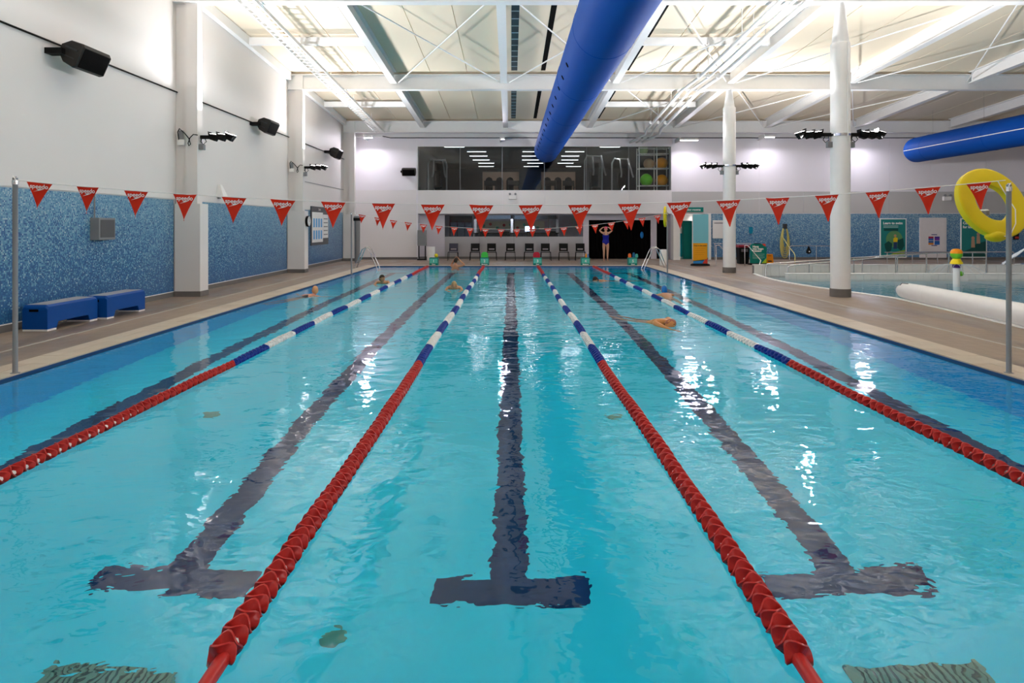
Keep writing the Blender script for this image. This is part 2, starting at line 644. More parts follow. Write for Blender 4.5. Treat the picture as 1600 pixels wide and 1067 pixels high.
# ---- main pool basin
pool = sroot('swimming_pool')
bm_ = MB().box(-PX - 0.2, PX + 0.2, PY0 - 0.2, PY1 + 0.2, -PDEPTH - 0.2, -PDEPTH)
struct('pool_floor', bm_, POOLT, pool)
wm_ = MB()
wm_.box(-PX - 0.2, -PX, PY0 - 0.2, PY1 + 0.2, -PDEPTH, -0.1)
wm_.box(PX, PX + 0.2, PY0 - 0.2, PY1 + 0.2, -PDEPTH, -0.1)
wm_.box(-PX, PX, PY1, PY1 + 0.2, -PDEPTH, -0.1)
wm_.box(-PX, PX, PY0 - 0.2, PY0, -PDEPTH, -0.1)
struct('pool_wall', wm_, POOLW, pool)
bd = MB()
bd.box(-PX, -PX + 0.012, PY0, PY1, -0.1, 0.030)
bd.box(PX - 0.012, PX, PY0, PY1, -0.1, 0.030)
bd.box(-PX, PX, PY1 - 0.012, PY1, -0.1, 0.030)
bd.box(-PX, PX, PY0, PY0 + 0.012, -0.1, 0.030)
struct('waterline_band', bd, NAVY, pool)
LANES = [-4.7, -2.35, 0.0, 2.35, 4.7]
for lx in LANES:
    MB().box(lx - 0.13, lx + 0.13, PY0 + 2.3, PY1 - 2.0, -PDEPTH, -PDEPTH + 0.004).obj('lane_line', NAVYL, pool)
    MB().box(lx - 0.55, lx + 0.55, PY0 + 2.03, PY0 + 2.3, -PDEPTH, -PDEPTH + 0.004).obj('lane_crossbar', NAVYL, pool)
    MB().box(lx - 0.55, lx + 0.55, PY1 - 2.0, PY1 - 1.73, -PDEPTH, -PDEPTH + 0.004).obj('lane_crossbar', NAVYL, pool)
for gx in (-2.28, 2.32):
    g = MB()
    for k in range(17):
        g.box(gx - 0.35 + k * 0.0415, gx - 0.35 + k * 0.0415 + 0.024, 2.98, 3.72, -PDEPTH + 0.004, -PDEPTH + 0.02)
    g.box(gx - 0.38, gx - 0.35, 2.96, 3.74, -PDEPTH + 0.004, -PDEPTH + 0.025)
    g.box(gx + 0.345, gx + 0.375, 2.96, 3.74, -PDEPTH + 0.004, -PDEPTH + 0.025)
    gr = MB().box(gx - 0.37, gx + 0.37, 2.97, 3.73, -PDEPTH, -PDEPTH + 0.004).obj('floor_grate', mat('grate_shadow', (0.03, 0.10, 0.10), 0.6), pool)
    g.obj('grate_bars', GRATE, gr, kind='stuff')
INLET = mat('inlet_cover', (0.10, 0.34, 0.26), 0.5)
for dx, dy, r in ((-1.12, 4.02, 0.085), (-3.52, 7.55, 0.1), (1.23, 7.6, 0.1)):
    MB().lathe([(r, 0), (r, 0.008), (r * 0.8, 0.014), (r * 0.15, 0.016)], 20, Matrix.Translation((dx, dy, -PDEPTH))).obj('floor_inlet', INLET, pool, smooth=40)
wtr = MB()
nx, ny = 12, 25
wtr.add([(-PX + 2 * PX * i / nx, PY0 + (PY1 - PY0) * j / ny, 0) for j in range(ny + 1) for i in range(nx + 1)],
        [(j * (nx + 1) + i, j * (nx + 1) + i + 1, (j + 1) * (nx + 1) + i + 1, (j + 1) * (nx + 1) + i) for j in range(ny) for i in range(nx)])
struct('pool_water', wtr, WATER)

# ---- leisure pool
lei = sroot('leisure_pool')
LZ = -0.02
LT = mat('leisure_floor_tile', (0.20, 0.52, 0.66), 0.5, var=0.06, scale=2)
struct('pool_floor', MB().box(8.0, WR, 6.8, 23.05, -1.0, -0.9), LT, lei)
lw = MB()
lw.box(8.0, 8.45, 6.8, 10, -0.9, -0.05).box(8.45, WR, 6.8, 7.0, -0.9, -0.05)
struct('pool_wall', lw, LT, lei)
# inner wall below the lip
rw = MB()
rw.rings([[Vector((b.x - 0.1, b.y, -0.9)), Vector((b.x - 0.1, b.y, -0.05)), Vector((b.x, b.y, -0.05)), Vector((b.x, b.y, -0.9))] for b in L1])
struct('pool_wall', rw, LT, lei)
poly = [(b.x - 0.03, b.y) for b in L1]
mbw = MB()
mbw.add([(x, y, LZ) for x, y in poly] + [(WR, 7.0, LZ), (WR, 23.05, LZ), (poly[0][0], 23.05, LZ)], [tuple(range(len(poly) + 3))])
struct('leisure_water', mbw, WATER2)
# raised tiled wall behind the ramp and the ledge in front of it
TILEW = mat('white_wall_tile', (0.76, 0.74, 0.70), 0.35, var=0.05)
rwall = sroot('ramp_wall')
struct('ramp_core', MB().box(8.75, 19.6, 23.02, 23.2, -0.9, 0.33), GREYP, rwall)
tm = MB().box(-0.146, 0.146, -0.012, 0, -0.2, 0.35).mesh('tile')
tm.materials.append(TILEW)
for k in range(36):
    link_mesh('tile', tm, rwall, (8.9 + 0.3 * k, 23.02, random.uniform(-0.001, 0.001)))
MB().box(8.75, 19.6, 22.99, 23.22, 0.35, 0.37).obj('wall_cap', TILEW, rwall, bevel=0.008)
led = sroot('ramp_ledge')
struct('ledge_core', MB().box(9.3, 17.3, 21.42, 21.7, -0.9, 0.14), TILEW, led)
tm2 = MB().box(-0.122, 0.122, -0.012, 0, -0.15, 0.13).mesh('tile')
tm2.materials.append(TILEW)
for k in range(32):
    link_mesh('tile', tm2, led, (9.43 + 0.25 * k, 21.42, 0))
MB().box(9.28, 17.32, 21.40, 21.72, 0.14, 0.165).obj('ledge_cap', WHITEP, led, bevel=0.01)

# ---- walls
wall_l = sroot('wall_left')
struct('upper_wall', MB().box(WL - 0.3, WL, WF, WB + 0.3, 2.42, 9.3), WHITE, wall_l)
struct('lower_wall', MB().box(WL - 0.3, WL - 0.03, WF, WB + 0.3, -0.2, 2.42), WHITE, wall_l)
CY = [0.0, 7.8, 15.6, 23.5, 31.3]
edges = [WF] + CY + [WB]
for i in range(len(edges) - 1):
    a = edges[i] + (0.62 if 0 < i < 6 else 0)
    b = edges[i + 1]
    if i == 5:
        continue
    MB().box(WL - 0.03, WL - 0.018, a, b, 0.175, 2.40).obj('mosaic_panel', MOS_L, wall_l)
struct('baseboard_left', MB().box(WL - 0.03, WL - 0.012, WF, WB, DECK, 0.16), SKIRT)
struct('trim_1', MB().box(WL - 0.03, WL - 0.008, WF, WB, 0.16, 0.176), WHITEP)

struct('trim_4', MB().box(WL, WL + 0.012, 23.95, WB, 3.51, 3.535), GREYP)
wall_f = sroot('wall_front')
struct('wall_slab', MB().box(WL, WR, WF - 0.3, WF, -0.2, 9.6), WHITE, wall_f)
wall_r = sroot('wall_right')
struct('wall_slab', MB().box(WR, WR + 0.3, WF, WB + 0.3, -0.2, 9.6), WHITE, wall_r)

# back wall with window and lower openings
UX0, UX1, UZ0, UZ1 = -4.73, 8.16, 3.57, 5.82
LX0, LX1, LZ1 = -4.73, 8.22, 2.37
CX1 = 10.0      # corridor opening 8.55..10.0
wall_b = sroot('wall_back')
wb = MB()
wb.box(WL, LX0, WB, WB + 0.3, -0.2, 7.3)
wb.box(LX0, UX1, WB + 0.012, WB + 0.3, LZ1, UZ0)
wb.box(LX0, UX1, WB, WB + 0.3, UZ1, 7.3)
wb.box(UX1, WR, WB, WB + 0.3, LZ1, 7.3)
wb.box(CX1, WR, WB, WB + 0.3, -0.2, LZ1)
wb.box(LX1, 8.5, WB, WB + 0.3, -0.2, LZ1)
struct('wall_core', wb, LILAC, wall_b)
# cladding panels (proud, with joints)
PANELM = mat('wall_panel_paint', (0.76, 0.735, 0.735), 0.5, var=0.03, scale=0.8)
PANELG = mat('wall_panel_grey', (0.50, 0.49, 0.48), 0.5, var=0.03, scale=0.8)


def panel(x0, x1, z0, z1, m):
    MB().box(x0 + 0.008, x1 - 0.008, WB - 0.016, WB + 0.012, z0 + 0.006, z1 - 0.006).obj('wall_panel', m, wall_b)


xs = [LX0 + 2.156 * k for k in range(7)]
for a, b in zip(xs[:-1], xs[1:]):
    panel(a, b, 2.85, UZ0 - 0.03, PANELM)
    panel(a, b, LZ1, 2.85, PANELM)
xl = [8.2, 12.65, 14.9, 19.25, 21.4, 24.2, WR]
for a, b in zip(xl[:-1], xl[1:]):
    panel(a, b, LZ1 + 0.02, 3.5, PANELG)
for a, b in ((WL, -4.8), (8.2, 12.65), (12.65, 19.3), (19.3, 21.4), (21.4, 24.2), (24.2, WR)):
    panel(a, b, 3.5 if a > 0 else 3.57, 6.2, LILAC)
for z0, z1 in ((0.16, 2.37), (2.37, 2.85), (2.85, 3.57)):
    panel(WL, -4.8, z0, z1, PANELM)
MB().box(10.15, WR, WB - 0.014, WB, 0.16, LZ1).obj('mosaic_panel', MOS_B, wall_b)
struct('baseboard_back', MB().box(WL, LX0, WB - 0.02, WB, DECK, 0.16).box(10.0, WR, WB - 0.03, WB, DECK, 0.165), SKIRT)

# ---- ceiling with panels
ceil = sroot('ceiling')
cs = MB()
for (a, b) in ((WF, WB + 0.3),):
    cs.add([(WL - 0.3, a, ceil_z(a) + 0.03), (WR + 0.3, a, ceil_z(a) + 0.03), (WR + 0.3, b, ceil_z(b) + 0.03), (WL - 0.3, b, ceil_z(b) + 0.03),
            (WL - 0.3, a, ceil_z(a) + 0.3), (WR + 0.3, a, ceil_z(a) + 0.3), (WR + 0.3, b, ceil_z(b) + 0.3), (WL - 0.3, b, ceil_z(b) + 0.3)],
           [(0, 1, 2, 3), (7, 6, 5, 4), (0, 4, 5, 1), (1, 5, 6, 2), (2, 6, 7, 3), (3, 7, 4, 0)])
struct('ceiling_deck', cs, CEILM, ceil)


def sloped(mb, x0, x1, y0, y1, d0, d1):
    """box hung d0..d1 below the sloping ceiling plane"""
    mb.add([(x0, y0, ceil_z(y0) - d1), (x1, y0, ceil_z(y0) - d1), (x1, y1, ceil_z(y1) - d1), (x0, y1, ceil_z(y1) - d1),
            (x0, y0, ceil_z(y0) - d0), (x1, y0, ceil_z(y0) - d0), (x1, y1, ceil_z(y1) - d0), (x0, y1, ceil_z(y1) - d0)],
           [(0, 3, 2, 1), (4, 5, 6, 7), (0, 1, 5, 4), (1, 2, 6, 5), (2, 3, 7, 6), (3, 0, 4, 7)])
    return mb


bx = [WL] + BEAMX + [WR]
gy = [WF] + GIRD + [WB]
for i in range(len(bx) - 1):
    for j in range(len(gy) - 1):
        np_ = 3
        wd = (bx[i + 1] - bx[i]) / np_
        for k in range(np_):
            a = bx[i] + wd * k + 0.012
            sloped(MB(), a, a + wd - 0.024, gy[j] + 0.02, gy[j + 1] - 0.02, -0.03, 0.0).obj('ceiling_panel', CEILM, ceil)
for x0, x1 in ((-4.72, -4.60), (0.02, 0.24), (1.10, 1.26), (4.12, 4.30)):  # dark strips paint the shadow in the gaps between panels and beams
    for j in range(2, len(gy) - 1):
        sloped(MB(), x0, x1, gy[j] + 0.3, gy[j + 1] - 0.3, -0.005, 0.004).obj('ceiling_slot_shade', BLACKG if x0 != 0.02 else mat('slot_shade_teal', (0.025, 0.05, 0.06), 0.5), ceil)
for j in range(3, 5):
    for k in range(13):
        y = gy[j] + 0.4 + k * 0.56
        sloped(MB(), 0.02, 0.24, y, y + 0.03, 0.004, 0.02).obj('slot_bar', GREYST, ceil)

# girders across, beams along, purlins, rods
for i, y in enumerate(GIRD):
    zt = ceil_z(y) - 0.08
    zb = zt - 0.56
    g = MB()
    g.box(WL, WR, y - 0.13, y + 0.13, zb, zb + 0.03)
    g.box(WL, WR, y - 0.02, y + 0.02, zb + 0.03, zt - 0.03)
    g.box(WL, WR, y - 0.13, y + 0.13, zt - 0.03, zt)
    struct('roof_girder', g, STEEL)
for j in range(len(gy) - 1):
    y0, y1 = gy[j] + 0.14, gy[j + 1] - 0.14
    if j == 5:
        y1 = WB - 0.02
    for x in BEAMX:
        b = MB()
        sloped(b, x - 0.12, x + 0.12, y0, y1, 0.40, 0.43)
        sloped(b, x - 0.015, x + 0.015, y0, y1, 0.03, 0.40)
        sloped(b, x - 0.12, x + 0.12, y0, y1, 0.0, 0.03)
        o = struct('roof_beam', b, GREYST if x in (-4.3, -0.25) and False else STEEL)
    # eaves member along the left wall
    e = MB()
    sloped(e, WL + 0.01, WL + 0.16, y0, y1, 0.02, 0.3)
    struct('eaves_beam', e, STEEL)
    ym = (gy[j] + gy[j + 1]) / 2
    if j in (3, 4):
        for xa, xb in ((WL + 0.2, -4.43), (3.99, 7.93)):
            p = MB()
            sloped(p, xa, xb, ym - 0.06, ym + 0.06, 0.10, 0.32)
            struct('roof_purlin', p, STEEL)
for j in (2, 3):
    y0, y1 = GIRD[j] + 0.2, GIRD[j + 1] - 0.2
    for xa, xb in ((-4.3, -0.25), (-0.25, 3.85), (3.85, 8.06), (8.06, 12.5), (12.5, 16.9)):
        if j == 3 and xa in (-4.3, -0.25):
            continue
        br = sroot('cross_bracing')
        za, zb = ceil_z(y0) - 0.36, ceil_z(y1) - 0.36
        MB().tube([(xa + 0.2, y0, za), (xb - 0.2, y1, zb)], 0.022, 6).obj('tie_rod', STEEL, br)
        MB().tube([(xb - 0.2, y0, za - 0.05), (xa + 0.2, y1, zb - 0.05)], 0.022, 6).obj('tie_rod', STEEL, br)
# fascia between last girder and the back wall
struct('trim_2', MB().box(WL, WR, WB - 0.12, WB - 0.02, 6.25, 6.42), STEEL)
struct('trim_3', MB().box(WL, WR, WB - 0.35, WB - 0.02, 6.62, 6.86), STEEL)

# ---- columns
for i, y in enumerate(CY):
    c = sroot('column', (0, y, 0))
    top = ceil_z(y) - 0.65
    struct('shaft', MB().box(-7.92, -7.64, 0.0, 0.25, 2.31, top), WHITE, c)
    MB().box(-7.92, -7.64, 0.0, 0.25, top, ceil_z(y) - 0.1).obj('bracket', STEEL, c)
    struct('shaft_back', MB().box(WL, -7.92, 0.08, 0.2, 2.31, top), WHITE, c)
    struct('casing', MB().box(WL, -7.57, 0.0, 0.42, 0.17, 2.31), WHITE, c, bevel=0.006)
    struct('plinth', MB().box(WL, -7.565, -0.005, 0.43, DECK, 0.17), SKIRT, c)
for i, y in enumerate((7.8, 15.65, 23.6, 0.0)):
    c = sroot('column', (8.06, y, 0))
    zt = ceil_z(y) - 0.62
    struct('shaft', MB().lathe([(0.225, 0.24), (0.225, 6.1 + 0.1 * max(0, 2 - i)), (0.215, 6.12 + 0.1 * (2 - i))], 32), STEEL, c, smooth=40)
    struct('plinth', MB().lathe([(0.24, DECK), (0.24, 0.24)], 32), SKIRT, c, smooth=40)
    MB().lathe([(0.20, 6.1 + 0.1 * max(0, 2 - i)), (0.10, zt - 0.05), (0.13, zt)], 24).obj('tapered_head', STEEL, c, smooth=40)
    if i < 2:
        MB().tube([(0.06, -0.235, 3.8), (0.06, -0.235, 6.2)], 0.012, 6).obj('conduit', STEEL, c)

# ================================================================== FLOODLIGHTS on the columns
FLEN = 0.86


def floodlight(x, y, z, dirx, label, box_at=None):
    t = thing('floodlight', label, 'floodlight', (x, y, z), 0 if dirx > 0 else PI, 'uplight bars on the columns')
    MB().box(0.0, 0.30, -0.03, 0.03, -0.03, 0.06).obj('arm', BLACK, t, bevel=0.006)
    for k in range(3):
        cx = 0.34 + 0.2 * k
        h = MB()
        M = Matrix.Translation((cx, 0, 0.01)) @ Matrix.Rotation(math.radians(7 if k < 2 else 16), 4, 'Y') @ Matrix.Diagonal((1, 1.15, 1.35, 1))
        h.add([M @ Vector(p) for p in ((-0.12, -0.09, 0.05), (0.10, -0.09, 0.05), (0.10, 0.09, 0.05), (-0.12, 0.09, 0.05),
                                       (-0.08, -0.06, -0.05), (0.05, -0.06, -0.07), (0.05, 0.06, -0.07), (-0.08, 0.06, -0.05),
                                       (-0.13, -0.09, 0.09), (-0.13, 0.09, 0.09))],
              [(4, 7, 6, 5), (0, 1, 2, 3), (0, 4, 5, 1), (1, 5, 6, 2), (2, 6, 7, 3), (3, 7, 4, 0), (0, 3, 9, 8)])
        hd = h.obj('lamp_head', BLACK, t)
        MB().box(-0.08, 0.09, -0.075, 0.075, 0.050, 0.055, M).obj('lens', LENS, hd)
    # cable loop and gear box under the arm
    pts = [Vector((0.05, -0.03, -0.01)), Vector((0.02, -0.05, -0.10)), Vector((0.10, -0.06, -0.17)), Vector((0.17, -0.05, -0.10)), Vector((0.13, -0.04, -0.03))]
    MB().tube(pts, 0.010, 6).obj('cable', BLACK, t, smooth=60)
    MB().box(-0.02, 0.10, -0.06, 0.06, -0.30, -0.16).obj('gear_box', GREYP, t, bevel=0.008)
    MB().box(0.0, 0.05, -0.02, 0.02, -0.17, -0.02).obj('bracket', CHROME, t)
    # the light itself
    area('floodlight_lamp', (x + dirx * 0.58, y, z + 0.17), (PI, dirx * math.radians(FLOOD_TILT if x < 0 else 54.0), 0), 0.6, 0.16, FLOOD_W, FLOOD_COL)
    return t


FL = [(-7.62, 15.72, 3.93, 1, 'black three-lamp uplight bar on the large white wall column nearer the benches'),
      (-7.62, 23.62, 3.9, 1, 'black three-lamp uplight bar on the white wall column beside the schedule board'),
      (8.29, 15.65, 3.98, 1, 'black uplight bar on the leisure-pool side of the nearer round column'),
      (7.83, 15.65, 3.98, -1, 'black uplight bar on the lap-pool side of the nearer round column'),
      (8.29, 23.6, 3.95, 1, 'black uplight bar on the leisure-pool side of the farther round column'),
      (7.83, 23.6, 3.95, -1, 'black uplight bar on the lap-pool side of the farther round column'),
      (-7.62, 7.9, 3.93, 1, 'black three-lamp uplight bar on the wall column outside the picture'),
      (8.29, 7.8, 3.98, 1, 'black uplight bar on the leisure-pool side of the unseen round column'),
      (7.83, 7.8, 3.98, -1, 'black uplight bar on the lap-pool side of the unseen round column'),
      (-7.62, 0.1, 3.93, 1, 'added black three-lamp uplight bar on the unseen wall column beside the viewer'),  # last three bars are out of view, added to brighten the near pool
      (8.29, 0.0, 3.98, 1, 'added black uplight bar, leisure-pool side, of the unseen round column beside the viewer'),
      (7.83, 0.0, 3.98, -1, 'added black uplight bar, lap-pool side, of the unseen round column beside the viewer')]
for a in FL:
    floodlight(*a)
for y in (15.65, 23.6):
    t = MB()
    rr = [[Vector((8.06 + r * math.cos(2 * PI * k / 28), y + r * math.sin(2 * PI * k / 28), z)) for k in range(28)] for r, z in ((0.228, 3.95), (0.245, 3.95), (0.245, 4.01), (0.228, 4.01))]
    t.rings(rr, caps=False)
    o = t.obj('clamp_ring', CHROME, smooth=40)
    tag(o, 'steel clamp ring around the %s round white column' % ('nearer' if y < 20 else 'farther'), 'clamp')
for y, lb in ((15.62, 'white junction box on the wall beside the large wall column'), (23.5, 'white junction box on the wall column beside the schedule board')):
    t = thing('junction_box', lb, 'junction box', (-8.03, y - 0.02, 3.75), 0, 'floodlight junction boxes')
    MB().box(-0.08, 0.08, -0.05, 0.02, -0.02, 0.12).obj('box', WHITEP, t, bevel=0.01)
    MB().box(-0.05, 0.05, -0.03, 0.02, 0.12, 0.34).obj('ballast', GREYP, t, bevel=0.008)
    cab = [(-0.04, -0.04, 0.1), (-0.06, -0.05, 0.3), (-0.02, -0.05, 0.38), (0.10, -0.06, 0.28), (0.22, -0.07, 0.14), (0.26, -0.07, 0.0), (0.22, -0.07, -0.04), (0.20, -0.07, 0.02), (0.25, -0.07, 0.16), (0.32, -0.05, 0.24), (0.40, 0.0, 0.23)]
    MB().tube(cab, 0.013, 6).obj('cable', BLACK, t, smooth=60)

# wall-wash strip lights under the back ceiling
for x, z, ln, lb in ((-7.05, 6.13, 0.42, 'white strip light above the plain back wall panel'), (-0.4, 6.05, 0.2, 'small white spotlight above the upper window'),
                     (8.85, 6.0, 0.9, 'long white strip light beside the exercise-ball window end'), (12.85, 6.15, 0.5, 'white strip light on the back wall behind the round columns'),
                     (17.6, 6.15, 0.5, 'white strip light on the back wall over the poster wall')):
    t = thing('strip_light', lb, 'light', (x, WB - 0.85, z))
    MB().box(-ln / 2, ln / 2, -0.06, 0.06, 0.0, 0.10).obj('housing', WHITEP, t, bevel=0.01)
    MB().box(-ln / 2 + 0.02, ln / 2 - 0.02, -0.05, 0.05, -0.015, 0.0).obj('diffuser', STRIPM, t)
    MB().box(-ln / 2 - 0.04, -ln / 2, -0.05, 0.83, -0.05, 0.16).obj('bracket', WHITEP, t)
    area('strip_lamp', (x, WB - 0.85, z - 0.03), (math.radians(-25), 0, 0), ln, 0.1, WASH_W * (0.5 if ln < 0.3 else 1), WASH_COL)

# ================================================================== DUCTS
DUCTZ = 5.39


def duct(name, x, y0, y1, label):
    t = thing(name, label, 'air duct', (x, 0, DUCTZ))
    prof = [(0.592, y0), (0.592, y1 - 0.4), (0.575, y1 - 0.25), (0.50, y1 - 0.1), (0.36, y1 - 0.02), (0.15, y1)]
    M = Matrix.Rotation(-PI / 2, 4, 'X')
    MB().lathe(prof, 48, M).obj('sleeve', DUCTM, t, smooth=50)
    y = y0 + 2.0
    while y < y1 - 1:
        MB().lathe([(0.594, y), (0.600, y + 0.015), (0.600, y + 0.035), (0.594, y + 0.05)], 48, M, caps=False).obj('seam', DUCTM, t, smooth=60)
        y += 3.9
    return t


d1 = duct('air_duct', 1.72, -6.0, 31.1, 'large blue fabric duct hanging over the lap pool towards the upper window')
for k in range(14):
    y = 13.4 + 1.15 * k
    a = math.radians(205)
    c = Vector((math.cos(a) * 0.592, y, math.sin(a) * 0.592))
    M = Matrix.Translation(c) @ Euler((0, PI / 2 - a, 0)).to_matrix().to_4x4()
    MB().lathe([(0.055, -0.01), (0.055, 0.012), (0.03, 0.014)], 14, M).obj('nozzle', BLACKG, d1)
d2 = duct('air_duct', 19.45, 12.0, 31.0, 'blue fabric duct hanging over the leisure pool')
MB().box(-0.606, -0.590, 12.2, 30.7, -0.06, -0.03).obj('seam_tape', WHITEP, d2)
for d in (d1, d2):
    for k in range(6):
        y = 13.5 + 3.2 * k
        MB().tube([(0, y, 0.59), (0, y, ceil_z(y) - DUCTZ)], 0.006, 5).obj('hanger_wire', CHROME, d)

# cable ladder
t = thing('cable_ladder', 'white cable ladder hung below the ceiling beside the long wall', 'cable tray', (0, 0, 0))
for xo in (-6.5, -6.08):
    sloped(MB(), xo - 0.012, xo + 0.012, 12, 30.9, 0.67, 0.77).obj('rail', STEEL, t)
for k in range(62):
    y = 12.1 + 0.3 * k
    sloped(MB(), -6.49, -6.09, y, y + 0.035, 0.74, 0.765).obj('rung', STEEL, t)
cb = MB()
for xo in (-6.40, -6.36, -6.31):
    cb.tube([(xo, 12, ceil_z(12) - 0.72), (xo, 30.9, ceil_z(30.9) - 0.72)], 0.018, 6)
cb.obj('cables', WHITEP, t, kind='stuff')
for k in range(6):
    y = 13.0 + 3.4 * k
    MB().tube([(-6.52, y, ceil_z(y) - 0.7), (-6.52, y, ceil_z(y))], 0.012, 6).obj('hanger', STEEL, t)
# water pipes
for xo, r, lb in ((6.30, 0.06, 'white pipe under the ceiling, the one nearer the blue duct'), (6.62, 0.045, 'thin white pipe between two thicker ceiling pipes'), (6.95, 0.07, 'thick white pipe under the ceiling nearer the round columns')):
    t = thing('ceiling_pipe', lb, 'pipe', (0, 0, 0))
    pp = [(xo + 0.12, 10, ceil_z(10) - 0.8), (xo, 21.3, ceil_z(21.3) - 0.8), (xo - 0.15, 23.0, ceil_z(23) - 0.8), (xo + 0.05, 29.8, ceil_z(29.8) - 0.8), (xo + 0.05, 30.2, ceil_z(30.2) - 0.95), (xo - 0.3, 32.2, 5.95)]
    MB().tube(pp, r, 10).obj('run', STEEL, t, smooth=50)
    for k in range(5):
        y = 14 + 3.6 * k
        MB().lathe([(r + 0.02, -0.04), (r + 0.02, 0.04)], 10, Matrix.Translation((xo + (0.06 if y < 21 else -0.08), y, ceil_z(y) - 0.8)) @ Matrix.Rotation(-PI / 2, 4, 'X')).obj('coupling', STEEL, t)
        MB().tube([(xo + (0.06 if y < 21 else -0.08), y, ceil_z(y) - 0.8), (xo + (0.06 if y < 21 else -0.08), y, ceil_z(y))], 0.01, 5).obj('hanger', STEEL, t)

# wiring along the walls
o = MB().tube([(WL + 0.03, 6, 5.05), (WL + 0.03, 15.6, 5.04), (WL + 0.03, 23, 5.03), (WL + 0.03, 32.3, 5.02)], 0.018, 6).obj('speaker_cable', BLACK)
tag(o, 'black cable strung level along the white wall between the loudspeakers', 'cable')
o = MB().tube([(-6.5, WB - 0.13, 6.3), (-6.1, WB - 0.13, 6.22), (8.0, WB - 0.13, 6.22), (26, WB - 0.13, 6.22)], 0.022, 6).obj('wall_conduit', DARK)
tag(o, 'dark conduit running along the top of the back wall', 'conduit')


# ================================================================== LOUDSPEAKERS
def speaker(loc, rz, label, s=1.0):
    t = thing('loudspeaker', label, 'loudspeaker', loc, rz, 'wall loudspeakers')
    # cabinet: local X along the wall, -Y out of the wall; octagonal end
    M = Matrix.Translation((0, -0.38 * s, 0)) @ Matrix.Rotation(math.radians(24), 4, 'X')
    w2 = 0.40 * s
    prof = [(-0.20, -0.20), (-0.20, 0.17), (-0.15, 0.22), (0.07, 0.20), (0.20, 0.08), (0.20, -0.08), (0.06, -0.21), (-0.14, -0.24)]
    rg = [[M @ Vector((x, y * s, z * s)) for y, z in prof] for x in (-w2, -w2 + 0.03, w2 - 0.03, w2)]
    c = Vector((0, 0, 0))
    for i in (0, 3):
        mid = sum(rg[i], Vector()) / 8
        rg[i] = [mid + (p - mid) * 0.93 for p in rg[i]]
    MB().rings(rg).obj('cabinet', mat('speaker_cabinet', (0.020, 0.018, 0.016), 0.5), t, bevel=0.004)
    MB().box(-w2 + 0.05, w2 - 0.05, -0.208 * s, -0.19 * s, -0.19 * s, 0.16 * s, M).obj('grille', BLACKG, t)
    MB().box(-w2 - 0.02, -w2 + 0.005, -0.12 * s, 0.10 * s, 0.05 * s, 0.08 * s, M).obj('handle_rib', DARK, t)
    MB().box(-w2 - 0.02, -w2 + 0.005, -0.12 * s, 0.10 * s, -0.10 * s, -0.08 * s, M).obj('handle_rib', DARK, t)
    MB().box(-w2 - 0.10, -w2 + 0.1, -0.3 * s, 0.0, -0.05, 0.05).obj('wall_bracket', BLACK, t)
    return t


speaker((WL, 11.75, 4.86), PI / 2, 'large black loudspeaker on the white wall above the blue benches')
speaker((WL, 20.6, 4.98), PI / 2, 'black loudspeaker on the white wall between the two uplit wall columns')
speaker((WL, 28.6, 5.02), PI / 2, 'small-looking black loudspeaker on the white wall near the room corner')
speaker((-5.13, WB - 0.02, 4.5), 0, 'black loudspeaker on the back wall beside the upper window', 0.85)

# ================================================================== LANE ROPES
def disc_mesh(m, name='float_disc'):
    n = 22
    rg = []
    for r, t_, a in ((0.022, -0.010, 0.0), (0.060, -0.004, 1.0), (0.062, 0.004, 1.0), (0.022, 0.010, 0.0)):
        ring = []
        for k in range(n):
            th = 2 * PI * k / n
            rr = r * (1 + (0.06 * math.cos(3 * th) if a else 0))
            ring.append(Vector((rr * math.cos(th), t_ * 1.2 + a * 0.021 * math.sin(3 * th), rr * math.sin(th))))
        rg.append(ring)
    mb = MB()
    mb.rings(rg, caps=False)
    # close the hub
    for k in range(n):
        pass
    me = mb.mesh(name, smooth=45)
    me.materials.append(m)
    return me


DISCS = {'r': disc_mesh(RED), 'b': disc_mesh(BLUEP), 'w': disc_mesh(WHITEP)}
NSEG = 13
RY0, RY1 = 8.16, 22.8


def rope_colour(y):
    if y < RY0 or y > RY1:
        return 'r'
    k = int((y - RY0) / ((RY1 - RY0) / NSEG))
    return 'b' if k % 2 == 0 else 'w'


